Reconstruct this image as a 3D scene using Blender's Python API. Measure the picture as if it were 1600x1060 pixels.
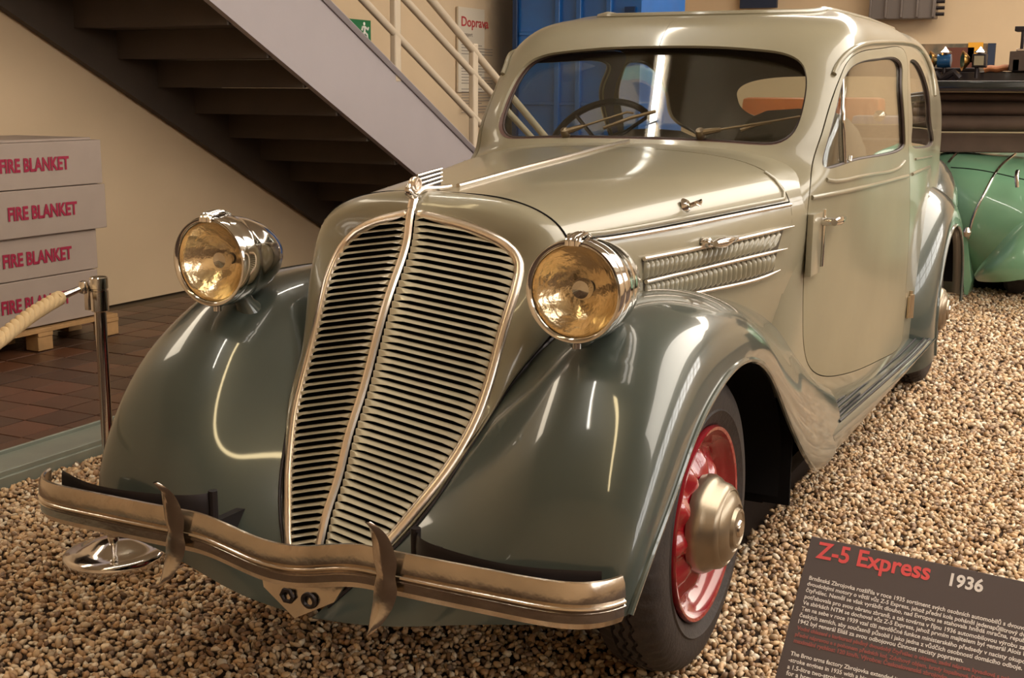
import bpy, bmesh, math, random
import numpy as np
from mathutils import Vector, Matrix
from mathutils.bvhtree import BVHTree
from mathutils.geometry import delaunay_2d_cdt
random.seed(7); rng = np.random.default_rng(7)
PI = math.pi
scn = bpy.context.scene; COL = scn.collection
for o in list(bpy.data.objects): bpy.data.objects.remove(o)

# ------------------------------------------------------------------ camera, world, lights, exposure
CAM = np.array([1.42547, -2.72705, 1.35]); YAW, PITCH, ROLL, FPX = math.radians(-26.58362), math.radians(11.10961), math.radians(0.39163), 1961.96
FW = np.array([math.sin(YAW)*math.cos(PITCH), math.cos(YAW)*math.cos(PITCH), -math.sin(PITCH)])
RT = np.array([math.cos(YAW), -math.sin(YAW), 0.0]); UP = np.cross(RT, FW)
RT, UP = math.cos(ROLL)*RT+math.sin(ROLL)*UP, -math.sin(ROLL)*RT+math.cos(ROLL)*UP
cd = bpy.data.cameras.new('camera'); cam = bpy.data.objects.new('camera', cd); COL.objects.link(cam); scn.camera = cam
cd.sensor_width = 36; cd.lens = FPX/1600*36; cd.clip_start = .05; cd.clip_end = 100
cam.matrix_world = Matrix(((RT[0], UP[0], -FW[0], CAM[0]), (RT[1], UP[1], -FW[1], CAM[1]), (RT[2], UP[2], -FW[2], CAM[2]), (0, 0, 0, 1)))
w = bpy.data.worlds.new('world'); scn.world = w; w.use_nodes = True
w.node_tree.nodes['Background'].inputs[0].default_value = (1.0, .93, .82, 1); w.node_tree.nodes['Background'].inputs[1].default_value = .25
vs = scn.view_settings; vs.view_transform = 'Standard'; vs.look = 'None'; vs.gamma = 1; vs.use_curve_mapping = False
vs.exposure = 0.28

def area(name, loc, size, power, color, rot=(0, 0, 0)):
    l = bpy.data.lights.new(name, 'AREA'); l.shape = 'RECTANGLE'; l.size, l.size_y = size; l.energy = power; l.color = color
    o = bpy.data.objects.new(name, l); o.location = loc; o.rotation_euler = rot; COL.objects.link(o); return o
area('ceiling_light', (3.1, 4.0, 4.2), (2.6, 11.5), 450, (1, .91, .78))
area('ceiling_light', (-.2, -2.9, 4.2), (.09, 3.0), 13, (1, .78, .42))
area('ceiling_light', (.6, 9.5, 4.2), (5.0, 2.0), 170, (1, .88, .72))
area('ceiling_light', (-3.75, .2, 3.6), (.35, 3.0), 22, (1, .86, .66), (0, math.radians(-25), 0))

# ------------------------------------------------------------------ helpers
def ray(q): return FW + RT*(q[0]-800)/FPX - UP*(q[1]-530)/FPX
def at(q, x=None, y=None, z=None):          # the point of the sight line through pixel q on a plane x=, y= or z=
    d = ray(q)
    t = (x-CAM[0])/d[0] if x is not None else (y-CAM[1])/d[1] if y is not None else (z-CAM[2])/d[2]
    return CAM + t*d

def srgb(r, g, b):
    f = lambda c: (c/255/12.92) if c/255 <= .04045 else ((c/255+.055)/1.055)**2.4
    return (f(r), f(g), f(b))
MATS = {}
def mat(name, col, rough=.5, metal=0, coat=0, var=0, vscale=8, bump=0, bscale=60, spec=.5, emit=None, estr=0, col2=None, coatr=.05, aniso=0):
    if name in MATS: return MATS[name]
    m = bpy.data.materials.new(name); m.use_nodes = True; nt = m.node_tree; b = nt.nodes['Principled BSDF']
    b.inputs['Base Color'].default_value = (*col, 1); b.inputs['Roughness'].default_value = rough; b.inputs['Metallic'].default_value = metal
    b.inputs['Coat Weight'].default_value = coat; b.inputs['Coat Roughness'].default_value = coatr; b.inputs['Specular IOR Level'].default_value = spec
    if emit: b.inputs['Emission Color'].default_value = (*emit, 1); b.inputs['Emission Strength'].default_value = estr
    if var or col2:
        tc = nt.nodes.new('ShaderNodeTexCoord'); n = nt.nodes.new('ShaderNodeTexNoise'); n.inputs['Scale'].default_value = vscale; n.inputs['Detail'].default_value = 5
        mx = nt.nodes.new('ShaderNodeMix'); mx.data_type = 'RGBA'
        c2 = col2 or tuple(c*(1-var) for c in col)
        mx.inputs[6].default_value = (*col, 1); mx.inputs[7].default_value = (*c2, 1)
        cr = nt.nodes.new('ShaderNodeMapRange'); cr.inputs[1].default_value = .35; cr.inputs[2].default_value = .65
        nt.links.new(tc.outputs['Object'], n.inputs['Vector']); nt.links.new(n.outputs[0], cr.inputs[0]); nt.links.new(cr.outputs[0], mx.inputs[0]); nt.links.new(mx.outputs[2], b.inputs['Base Color'])
    if bump:
        tc = nt.nodes.new('ShaderNodeTexCoord'); n = nt.nodes.new('ShaderNodeTexNoise'); n.inputs['Scale'].default_value = bscale; n.inputs['Detail'].default_value = 3
        bp = nt.nodes.new('ShaderNodeBump'); bp.inputs['Strength'].default_value = bump; bp.inputs['Distance'].default_value = .01
        nt.links.new(tc.outputs['Object'], n.inputs['Vector']); nt.links.new(n.outputs[0], bp.inputs['Height']); nt.links.new(bp.outputs[0], b.inputs['Normal'])
    MATS[name] = m; return m
def glass(name, tint=(1, 1, 1), refl=1.0, ior=1.5):
    m = bpy.data.materials.new(name); m.use_nodes = True; nt = m.node_tree; nt.nodes.remove(nt.nodes['Principled BSDF'])
    out = nt.nodes['Material Output']; t = nt.nodes.new('ShaderNodeBsdfTransparent'); t.inputs[0].default_value = (*tint, 1)
    g = nt.nodes.new('ShaderNodeBsdfGlossy'); g.inputs[0].default_value = (refl, refl, refl, 1); g.inputs['Roughness'].default_value = .01
    fr = nt.nodes.new('ShaderNodeFresnel'); fr.inputs[0].default_value = ior; mx = nt.nodes.new('ShaderNodeMixShader')
    ge = nt.nodes.new('ShaderNodeNewGeometry'); mr = nt.nodes.new('ShaderNodeMapRange'); mr.inputs[3].default_value = ior; mr.inputs[4].default_value = 1/ior
    nt.links.new(ge.outputs['Backfacing'], mr.inputs[0]); nt.links.new(mr.outputs[0], fr.inputs[0])   # a pane reflects alike from both sides
    nt.links.new(fr.outputs[0], mx.inputs[0]); nt.links.new(t.outputs[0], mx.inputs[1]); nt.links.new(g.outputs[0], mx.inputs[2]); nt.links.new(mx.outputs[0], out.inputs[0])
    MATS[name] = m; return m

def tag(o, label=None, cat=None, group=None, kind=None):
    if label: o['label'] = label
    if cat: o['category'] = cat
    if group: o['group'] = group
    if kind: o['kind'] = kind
    return o
def empty(name, loc=(0, 0, 0), parent=None):
    o = bpy.data.objects.new(name, None); o.location = loc; o.empty_display_size = .1; COL.objects.link(o); o.parent = parent; return o
def put(me, name, parent=None, m=None, loc=None):
    if m is not None and not me.materials:
        for q in (m if isinstance(m, (list, tuple)) else [m]): me.materials.append(q)
    o = bpy.data.objects.new(name, me); COL.objects.link(o)
    if parent: o.parent = parent; o.matrix_parent_inverse = Matrix.Translation(-Vector(parent.location)) if not parent.parent else parent_inv(parent)
    if loc is not None: o.location = loc
    return o
def parent_inv(p):
    M = Matrix.Identity(4); q = p
    chain = []
    while q: chain.append(q); q = q.parent
    for q in reversed(chain):
        M = M @ q.matrix_parent_inverse @ q.matrix_basis
    return M.inverted()
def mk(name, V, F, m, parent=None, smooth=True, angle=None, idx=None):
    me = bpy.data.meshes.new(name); me.from_pydata([tuple(map(float, v)) for v in V], [], [tuple(map(int, f)) for f in F])
    if idx is not None: me.polygons.foreach_set('material_index', idx)
    if smooth: me.polygons.foreach_set('use_smooth', [True]*len(me.polygons))
    me.update()
    if angle: me.set_sharp_from_angle(angle=math.radians(angle))
    return put(me, name, parent, m)
class MB:                                    # collects shapes for one mesh
    def __init__(s): s.V = []; s.F = []
    def add(s, V, F):
        n = len(s.V); s.V += [tuple(map(float, v)) for v in V]; s.F += [tuple(int(i)+n for i in f) for f in F]; return s
    def box(s, c, d, R=None, bevel=0):
        c = np.array(c, float); d = np.array(d, float)/2
        V = np.array([(x, y, z) for x in (-1, 1) for y in (-1, 1) for z in (-1, 1)])*d
        if R is not None: V = V@np.array(R).T
        return s.add(V+c, [(0, 1, 3, 2), (4, 6, 7, 5), (0, 4, 5, 1), (2, 3, 7, 6), (0, 2, 6, 4), (1, 5, 7, 3)])
    def tube(s, P, r, n=8, closed=False, cap=True, sx=1, up=None):
        P = np.array(P, float); N = len(P); r = np.broadcast_to(r, (N,))
        T = np.gradient(P, axis=0) if not closed else np.roll(P, -1, 0)-np.roll(P, 1, 0)
        T /= np.linalg.norm(T, axis=1)[:, None]+1e-12
        V = []; u0 = np.array(up if up is not None else ((0, 0, 1) if abs(T[0][2]) < .9 else (1, 0, 0)), float)
        for i in range(N):
            a = np.cross(T[i], u0); a /= np.linalg.norm(a)+1e-12; b = np.cross(a, T[i])
            if up is None: u0 = b
            for k in range(n):
                t = 2*PI*k/n; V.append(P[i]+r[i]*(sx*math.cos(t)*a+math.sin(t)*b))
        F = [(i*n+k, i*n+(k+1) % n, ((i+1) % N)*n+(k+1) % n, ((i+1) % N)*n+k) for i in range(N if closed else N-1) for k in range(n)]
        if cap and not closed: F += [tuple(range(n)), tuple(range((N-1)*n+n-1, (N-1)*n-1, -1))]
        return s.add(V, F)
    def lathe(s, prof, c=(0, 0, 0), axis=(0, 0, 1), n=32, mod=None):
        ax = np.array(axis, float); ax /= np.linalg.norm(ax); h = np.array((0, 0, 1.) if abs(ax[2]) < .9 else (1., 0, 0)); a = np.cross(h, ax); a /= np.linalg.norm(a); b = np.cross(ax, a)
        V = []; c = np.array(c, float)
        for i, (r, z) in enumerate(prof):
            for k in range(n):
                t = 2*PI*k/n; rr, zz = (r, z) if mod is None else mod(i, k, r, z)
                V.append(c+ax*zz+rr*(math.cos(t)*a+math.sin(t)*b))
        F = [(i*n+k, i*n+(k+1) % n, (i+1)*n+(k+1) % n, (i+1)*n+k) for i in range(len(prof)-1) for k in range(n)]
        return s.add(V, F)
    def prism(s, poly, d, t):                # poly 3D points, extruded by vector d*t
        P = np.array(poly, float); n = len(P); D = np.array(d, float)*t
        return s.add(np.vstack([P, P+D]), [tuple(range(n-1, -1, -1)), tuple(range(n, 2*n))]+[(i, (i+1) % n, n+(i+1) % n, n+i) for i in range(n)])
    def mirror(s):
        n = len(s.V); V = [(-x, y, z) for x, y, z in s.V]; F = [tuple(i+n for i in reversed(f)) for f in s.F]
        s.V += V; s.F += F; return s
    def build(s, name, m, parent=None, smooth=True, angle=40, bevel=0):
        o = mk(name, s.V, s.F, m, parent, smooth, angle)
        bm = bmesh.new(); bm.from_mesh(o.data); bmesh.ops.recalc_face_normals(bm, faces=bm.faces)
        if bevel: bmesh.ops.bevel(bm, geom=bm.edges[:], offset=bevel, segments=2, profile=.6, affect='EDGES')
        bm.to_mesh(o.data); bm.free()
        if smooth:
            o.data.polygons.foreach_set('use_smooth', [True]*len(o.data.polygons)); o.data.set_sharp_from_angle(angle=math.radians(angle))
        return o

def nspl(P, k, t):                           # natural cubic spline through P (n,...) at knots k, evaluated at t
    P = np.asarray(P, float); n = len(P); h = np.diff(k); sh = P.shape[1:]; P2 = P.reshape(n, -1)
    A = np.zeros((n, n)); B = np.zeros_like(P2); A[0, 0] = A[-1, -1] = 1
    for i in range(1, n-1):
        A[i, i-1] = h[i-1]; A[i, i] = 2*(h[i-1]+h[i]); A[i, i+1] = h[i]; B[i] = 6*((P2[i+1]-P2[i])/h[i]-(P2[i]-P2[i-1])/h[i-1])
    M = np.linalg.solve(A, B); t = np.clip(t, k[0], k[-1]); j = np.clip(np.searchsorted(k, t, side='right')-1, 0, n-2)
    a = (k[j+1]-t)[:, None]; b = (t-k[j])[:, None]; hj = h[j][:, None]
    R = (M[j]*a**3+M[j+1]*b**3)/(6*hj)+(P2[j]/hj-M[j]*hj/6)*a+(P2[j+1]/hj-M[j+1]*hj/6)*b
    return R.reshape((len(t),)+sh)
def curve(P, n, closed=False):               # smooth resampling of a control polyline
    P = np.array(P, float)
    if closed: m = len(P); P = np.vstack([P[-3:], P, P[:4]])
    d = np.sqrt(np.linalg.norm(np.diff(P, axis=0), axis=1)+1e-9) ; k = np.concatenate([[0], np.cumsum(d**1.6)])
    if closed: return nspl(P, k, np.linspace(k[3], k[3+m], n, endpoint=False))
    return nspl(P, k, np.linspace(0, k[-1], n))
class Surf:                                  # smooth surface through a net of points: S(u, v), u along rows, v across rows
    def __init__(s, net, nu=90, nv=90, sym=''):
        s.net = np.array(net, float); s.sym = sym
        du = np.linalg.norm(np.diff(s.net, axis=0), axis=2).mean(1); dv = np.linalg.norm(np.diff(s.net, axis=1), axis=2).mean(0)
        s.ku = np.concatenate([[0], np.cumsum(du)]); s.kv = np.concatenate([[0], np.cumsum(dv)]); s.Lu, s.Lv = s.ku[-1], s.kv[-1]
        X = s.net; ku, kv = s.ku, s.kv; mi = np.array([-1, 1, 1])      # continue the net as its own mirror image across the centre plane
        if 'a' in sym: X = np.concatenate([X[2:0:-1]*mi, X]); ku = np.concatenate([-s.ku[2:0:-1], ku])
        if 'b' in sym: X = np.concatenate([X, X[-2:-4:-1]*mi]); ku = np.concatenate([ku, 2*s.Lu-s.ku[-2:-4:-1]])
        if 'c' in sym: X = np.concatenate([X[:, 2:0:-1]*mi, X], 1); kv = np.concatenate([-s.kv[2:0:-1], kv])
        if 'd' in sym: X = np.concatenate([X, X[:, -2:-4:-1]*mi], 1); kv = np.concatenate([kv, 2*s.Lv-s.kv[-2:-4:-1]])
        s.X, s.kux, s.kvx = X, ku, kv
        us = np.linspace(0, s.Lu, nu); vs_ = np.linspace(0, s.Lv, nv); G = s.grid(us, vs_); s.us, s.vs = us, vs_
        U, W = np.meshgrid(us, vs_, indexing='ij'); s.UV = np.stack([U, W], 2).reshape(-1, 2); s.P = G.reshape(-1, 3)
        F = []
        for i in range(nu-1):
            for j in range(nv-1):
                a = i*nv+j; F += [(a, a+nv, a+nv+1), (a, a+nv+1, a+1)]
        s.F = np.array(F); s.bvh = BVHTree.FromPolygons([Vector(p) for p in s.P], [tuple(map(int, f)) for f in F])
        if False: pass
    def grid(s, us, vs_):
        A = nspl(s.X, s.kux, np.asarray(us, float)); A = np.swapaxes(A, 0, 1); B = nspl(A, s.kvx, np.asarray(vs_, float)); return np.swapaxes(B, 0, 1)
    def fast(s, uv):                         # precomputed fine table, cubic-enough bilinear
        if not hasattr(s, 'T'):
            s.tu = np.linspace(0, s.Lu, 500); s.tv = np.linspace(0, s.Lv, 500); s.T = s.grid(s.tu, s.tv)
        uv = np.atleast_2d(uv); a = np.clip(uv[:, 0]/s.Lu*499, 0, 498.9999); b = np.clip(uv[:, 1]/s.Lv*499, 0, 498.9999)
        i = a.astype(int); j = b.astype(int); fa = (a-i)[:, None]; fb = (b-j)[:, None]; T = s.T
        return T[i, j]*(1-fa)*(1-fb)+T[i+1, j]*fa*(1-fb)+T[i, j+1]*(1-fa)*fb+T[i+1, j+1]*fa*fb
    def normals(s, uv, ref=None):
        uv = np.atleast_2d(uv); e = .006
        du = s.fast(np.clip(uv+[e, 0], 0, [s.Lu, s.Lv]))-s.fast(np.clip(uv-[e, 0], 0, [s.Lu, s.Lv])); dv = s.fast(np.clip(uv+[0, e], 0, [s.Lu, s.Lv]))-s.fast(np.clip(uv-[0, e], 0, [s.Lu, s.Lv]))
        n = np.cross(du, dv)
        if s.sym: n[np.abs(s.fast(uv)[:, 0]) < .0015, 0] = 0
        n /= np.linalg.norm(n, axis=1)[:, None]+1e-12
        return n*s.sgn
    sgn = 1
    def cast(s, o, d):
        h = s.bvh.ray_cast(Vector(o), Vector(d).normalized())
        if h[0] is None: return None
        f = s.F[h[2]]; A, B, C = s.P[f]; p = np.array(h[0]); v0, v1, v2 = B-A, C-A, p-A
        d00, d01, d11, d20, d21 = v0@v0, v0@v1, v1@v1, v2@v0, v2@v1; D = d00*d11-d01*d01; b = (d11*d20-d01*d21)/D; c = (d00*d21-d01*d20)/D
        return (1-b-c)*s.UV[f[0]]+b*s.UV[f[1]]+c*s.UV[f[2]]
    def px(s, pts, n=None, closed=False):     # uv of a pixel curve seen on the surface
        Q = curve(pts, n, closed) if n else np.array(pts, float); out = []
        for q in Q:
            h = s.cast(CAM, ray(q))
            if h is not None: out.append(h)
        return np.array(out)
    def along_y(s, xz, n=None, closed=False):
        Q = curve(xz, n, closed) if n else np.array(xz, float); out = []
        for x, z in Q:
            h = s.cast((x, -3, z), (0, 1, 0))
            if h is not None: out.append(h)
        return np.array(out)
def twin(o, parent=None):                     # the mirror image of a part, as a part of its own
    d = o.data.copy(); d.transform(Matrix.Scale(-1, 4, (1, 0, 0))); d.flip_normals(); q = put(d, o.name.split('.')[0], parent or o.parent)
    return q
def inside(P, poly):
    x, y = P[:, 0], P[:, 1]; r = np.zeros(len(P), bool); j = len(poly)-1
    for i in range(len(poly)):
        xi, yi = poly[i]; xj, yj = poly[j]
        c = ((yi > y) != (yj > y)) & (x < (xj-xi)*(y-yi)/(yj-yi+1e-15)+xi); r ^= c; j = i
    return r
def sheet(name, S, outer, holes, m, parent, h=.02, t=.012, off=0, mirror=True, inner=None, rim=True, pair=False):
    """a panel of the surface bounded by the uv outline, with real openings, rims and an inner skin"""
    holes = [np.array(q) for q in holes]; outer = np.array(outer)
    lo, hi = outer.min(0), outer.max(0); gu = np.arange(lo[0]+h/2, hi[0], h); gv = np.arange(lo[1]+h/2, hi[1], h)
    G = np.stack(np.meshgrid(gu, gv, indexing='ij'), 2).reshape(-1, 2); G = G[inside(G, outer)]
    for q in holes: G = G[~inside(G, q)]
    def far(G, loop, d):
        A = loop; B = np.roll(loop, -1, 0); k = np.ones(len(G), bool)
        for a, b in zip(A, B):
            ab = b-a; tt = np.clip(((G-a)@ab)/(ab@ab+1e-15), 0, 1); k &= np.linalg.norm(G-(a+tt[:, None]*ab), axis=1) > d
        return G[k]
    for q in [outer]+holes: G = far(G, q, h*.45)
    pts = [Vector(p) for p in G]; edges = []; loops = []
    for q in [outer]+holes:
        n = len(pts); pts += [Vector(p) for p in q]; edges += [(n+i, n+(i+1) % len(q)) for i in range(len(q))]; loops.append((n, len(q)))
    r = delaunay_2d_cdt(pts, edges, [], 0, 1e-6); UV = np.array([tuple(v) for v in r[0]]); F = np.array([f for f in r[2] if len(f) == 3])
    C = UV[F].mean(1); k = inside(C, outer)
    for q in holes: k &= ~inside(C, q)
    F = F[k]; P = S.fast(UV); N = S.normals(UV); P = P+N*off
    a = P[F[0][0]]; fn = np.cross(P[F[:, 1]]-P[F[:, 0]], P[F[:, 2]]-P[F[:, 0]])
    flip = (fn*N[F[:, 0]]).sum(1) < 0; F[flip] = F[flip][:, ::-1]
    V = list(P); Fs = [tuple(f) for f in F]; idx = [0]*len(Fs)
    n0 = len(V); V += list(P-N*t); Fs += [tuple(n0+i for i in f[::-1]) for f in F]; idx += [1 if inner else 0]*len(F)
    if rim:
        for q in [outer]+holes:
            p = S.fast(q); nn = S.normals(q); p = p+nn*off; n1 = len(V); L = len(q)
            V += list(p)+list(p-nn*t); Fs += [(n1+i, n1+(i+1) % L, n1+L+(i+1) % L, n1+L+i) for i in range(L)]; idx += [0]*L
    V = np.array(V); NN = np.vstack([N, -N]+[np.zeros((len(V)-2*len(N), 3))])
    if mirror:
        NN = np.vstack([NN, NN*[-1, 1, 1]]); n = len(V); V = np.vstack([V, V*[-1, 1, 1]]); Fs = Fs+[tuple(i+n for i in f[::-1]) for f in Fs]; idx = idx+idx
    o = mk(name, V, Fs, [m, inner] if inner else m, parent, True, None, idx)
    o.data.normals_split_custom_set_from_vertices([tuple(q) for q in NN])
    if pair: twin(o)
    return o
def strip(name, S, uv, r, m, parent, n=6, off=0, mirror=True, sx=1.0):
    P = S.fast(uv)+S.normals(uv)*off; b = MB(); b.tube(P, r, n)
    o = b.build(name, m, parent, angle=60)
    if mirror: twin(o)
    return o
def grid_mesh(S, nu, nv, m, name, parent, mirror=True, u0=0, u1=None, v0=0, v1=None, off=0, t=0.006, pair=False):
    us = np.linspace(u0, u1 or S.Lu, nu); vv = np.linspace(v0, v1 or S.Lv, nv); P = S.grid(us, vv).reshape(-1, 3)
    U, W = np.meshgrid(us, vv, indexing='ij'); N = S.normals(np.stack([U, W], 2).reshape(-1, 2)); P = P+N*off
    F = [(i*nv+j, (i+1)*nv+j, (i+1)*nv+j+1, i*nv+j+1) for i in range(nu-1) for j in range(nv-1)]
    f = F[len(F)//2]; flip = np.cross(P[f[1]]-P[f[0]], P[f[2]]-P[f[0]])@N[f[0]] < 0
    if flip: F = [q[::-1] for q in F]
    n = len(P); V = np.vstack([P, P-N*t]); G = F+[tuple(i+n for i in q[::-1]) for q in F]
    edge = [i*nv for i in range(nu)]+[(nu-1)*nv+j for j in range(1, nv)]+[i*nv+nv-1 for i in range(nu-2, -1, -1)]+[j for j in range(nv-2, 0, -1)]
    e = len(V); V = np.vstack([V, P[edge], (P-N*t)[edge]]); L = len(edge); G += [(e+i, e+(i+1) % L, e+L+(i+1) % L, e+L+i) for i in range(L)]
    if mirror: k = len(V); V = np.vstack([V, V*[-1, 1, 1]]); G = G+[tuple(i+k for i in q[::-1]) for q in G]
    NN = np.vstack([N, -N, np.zeros((2*L, 3))])
    if mirror: NN = np.vstack([NN, NN*[-1, 1, 1]])
    o = mk(name, V, G, m, parent, True); o.data.normals_split_custom_set_from_vertices([tuple(q) for q in NN])
    if pair: twin(o)
    return o
def text(name, s, size, o, ex, ey, m, parent, bold=0, t=.0006, spacing=1.0, wscale=1.0):
    """flat lettering: origin o, writing direction ex, upwards ey"""
    c = bpy.data.curves.new('t', 'FONT'); c.body = s; c.size = size; c.extrude = t; c.offset = bold; c.space_character = spacing; c.resolution_u = 3
    q = bpy.data.objects.new('t', c); COL.objects.link(q); dg = bpy.context.evaluated_depsgraph_get(); dg.update()
    me = bpy.data.meshes.new_from_object(q.evaluated_get(dg)); bpy.data.objects.remove(q); bpy.data.curves.remove(c)
    ex = Vector(ex).normalized(); ey = Vector(ey).normalized(); ez = ex.cross(ey)
    M = Matrix(((ex.x*wscale, ey.x, ez.x, o[0]), (ex.y*wscale, ey.y, ez.y, o[1]), (ex.z*wscale, ey.z, ez.z, o[2]), (0, 0, 0, 1)))
    me.transform(M); me.name = name; me.materials.clear(); return put(me, name, parent, m)

# ------------------------------------------------------------------ materials
upper = mat('sage_beige_paint', srgb(140, 133, 112), .32, 0, .6, var=.10, vscale=2.5, coatr=.07)
fendp = mat('grey_green_paint', srgb(70, 78, 73), .28, 0, 1.0, var=.15, vscale=3, coatr=.05)
chrome = mat('chrome', (.80, .77, .74), .10, 1, var=.15, vscale=14)
oldchrome = mat('aged_chrome', srgb(214, 202, 188), .20, 1, var=.25, vscale=9, bump=.12, bscale=25)
bright = mat('polished_trim', srgb(238, 226, 214), .28, 1)
slatp = mat('slat_paint', srgb(182, 172, 148), .35, .1, .5, var=.12, vscale=12)
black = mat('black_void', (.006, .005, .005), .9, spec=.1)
rubber = mat('tyre_rubber', srgb(46, 38, 36), .65, var=.35, vscale=20, bump=.2, bscale=90)
redp = mat('red_wheel_paint', srgb(140, 10, 26), .22, 0, 1.0)
hubm = mat('hub_cap_metal', srgb(158, 144, 124), .32, .85, .3, var=.15, vscale=14)
boardm = mat('black_rubber_strip', (.02, .018, .02), .5)
head = mat('headliner', srgb(88, 74, 58), .9)
seatm = mat('seat_cloth', srgb(96, 88, 76), .85, var=.2, vscale=14)
dark = mat('dark_metal', srgb(44, 38, 40), .45, .5)
winglass = glass('window_glass', (.93, .95, .93), 1.0, 1.55)

# ------------------------------------------------------------------ SETTING
plaster = mat('plaster', srgb(214, 188, 154), .85, var=.05, vscale=2, bump=.05, bscale=30)
greyw = mat('painted_steel', srgb(172, 163, 166), .55, var=.04, vscale=3)
railp = mat('rail_paint', srgb(206, 190, 168), .45)
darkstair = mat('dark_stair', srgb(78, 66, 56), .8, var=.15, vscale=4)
WX = -4.4
def wall(name, c, d, m=plaster):
    return tag(MB().box(c, d).build(name, m, None, smooth=False), kind='structure')
wall('wall_left', (WX-.1, 4.0, 2.1), (.2, 18, 4.2))
wall('wall_back', (2, 13.1, 2.1), (12.8, .2, 4.2))
wall('ceiling', (2, 4, 4.35), (13, 18.4, .2), mat('ceiling_paint', srgb(200, 188, 165), .9))
wall('wall_front', (2, -5.1, 2.1), (12.8, .2, 4.2))
wr = wall('wall_right', (6.5, 4.0, 1.0), (.2, 18, 2.0))
wall('wall_right', (6.5, 4.0, 4.05), (.2, 18, .5))
# band of daylight windows above the right wall
day = mat('daylight_pane', (.9, .95, 1), .3, emit=(1.0, .97, .92), estr=4.2)
for i in range(8):
    y0 = -3.6+i*2.0
    wf = tag(MB().box((6.5, y0, 2.9), (.14, 1.9, .08)).box((6.5, y0, 2.05), (.14, 1.9, .08)).box((6.5, y0, 3.76), (.14, 1.9, .08)).box((6.5, y0-.95, 2.9), (.14, .1, 1.8)).box((6.5, y0+.95, 2.9), (.14, .1, 1.8)).box((6.5, y0, 2.9), (.14, .05, 1.8)).build('window_%d' % (i+1), railp, None, smooth=False), kind='structure')
    MB().box((6.54, y0, 2.9), (.02, 1.85, 1.7)).build('pane', day, wf, smooth=False)
# fluorescent fitting along the hall above the car
tube_e = mat('lamp_tube', (1, 1, 1), .3, emit=(1, .97, .88), estr=22)
fx = empty('ceiling_lamp', (-.85, .2, 4.2)); tag(fx, 'long fluorescent ceiling lamp hanging above the car', 'lamp')
MB().box((-.95, .2, 4.155), (.16, 5.0, .07)).build('lamp_housing', railp, fx, smooth=False)
MB().tube([(-.95, -2.2, 4.09), (-.95, 2.6, 4.09)], .035, 12).build('lamp_tube', tube_e, fx)

# stair against the left wall: dark wall plate, near stringer, steps, rails
SX = -3.15
def lin(p, q, x): a, b = at(p, x=x), at(q, x=x); s = (b[2]-a[2])/(b[1]-a[1]); return lambda y: a[2]+s*(y-a[1])
wd = lin((0, 18), (520, 370), WX); sb = lin((460, 116), (649, 276), SX); st_ = lin((508, 0), (737, 232), SX)
stair = empty('staircase', (SX, 6.4, 0)); tag(stair, 'grey steel staircase against the left wall, dark underside of its steps showing', 'staircase')
y0, y1 = .5, 6.6
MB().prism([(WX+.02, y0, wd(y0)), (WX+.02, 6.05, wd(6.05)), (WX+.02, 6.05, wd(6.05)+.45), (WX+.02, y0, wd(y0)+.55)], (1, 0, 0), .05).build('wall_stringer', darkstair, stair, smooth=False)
MB().prism([(SX, y0, sb(y0)), (SX, 6.5, max(sb(6.5), 0)), (SX, 6.9, 0), (SX, 7.3, 0), (SX, 7.3, st_(7.3)), (SX, y0, st_(y0))], (-1, 0, 0), .04).build('stringer', greyw, stair, smooth=False)
MB().tube([(SX+.012, y0, st_(y0)), (SX+.012, 7.3, st_(7.3))], .022, 4, up=(1, 0, 0)).build('stringer_flange', greyw, stair, smooth=False)
za = at((428, 92), x=SX); z1 = za[2]; ya = za[1]
me_t = None
for k in range(-7, 9):
    zz = z1-.17*k; yy = ya+.345*k
    if zz < .12: continue
    w_ = SX-.04-(WX+.07); cx = (SX-.04+WX+.07)/2
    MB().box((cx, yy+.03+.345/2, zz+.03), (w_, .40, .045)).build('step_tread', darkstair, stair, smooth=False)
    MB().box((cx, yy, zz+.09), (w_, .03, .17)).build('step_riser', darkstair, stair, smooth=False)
# railing
rails = stair
def railline(p, q, r, name, ext0=-2.2, ext1=.3, bend=False):
    a, b = at(p, x=SX-.02), at(q, x=SX-.02); d = (b-a)/(b[1]-a[1]); A = a+d*ext0; B = b+d*ext1
    P = [A, B]
    if bend: P = [A, B-d*.1, B+np.array((0, .08, -.03)), B+np.array((0, .16, -.16)), B+np.array((0, .16, -.5))]
    MB().tube(P, r, 12).build(name, railp, rails)
railline((572, 5), (747, 190), .026, 'lower_rail', ext1=.75)
railline((638, 5), (762, 140), .026, 'middle_rail', ext1=.95)
railline((678, 5), (772, 118), .030, 'handrail', ext1=1.15)
for (tx, ty, bx, by) in ((617, -40, 631, 125), (740, 68, 749, 238)):
    p = at((tx, ty), x=SX-.02); q = at((bx, by), x=SX-.02); zb = st_(p[1])-.05
    MB().box((SX-.02, p[1], (p[2]+zb)/2), (.045, .075, p[2]-zb)).build('railing_post', railp, rails, smooth=False, bevel=.01)
for yp in (2.2, ):
    MB().box((SX-.02, yp-.9, st_(yp-.9)+.38), (.045, .075, .85)).build('railing_post', railp, rails, smooth=False, bevel=.01)

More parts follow.
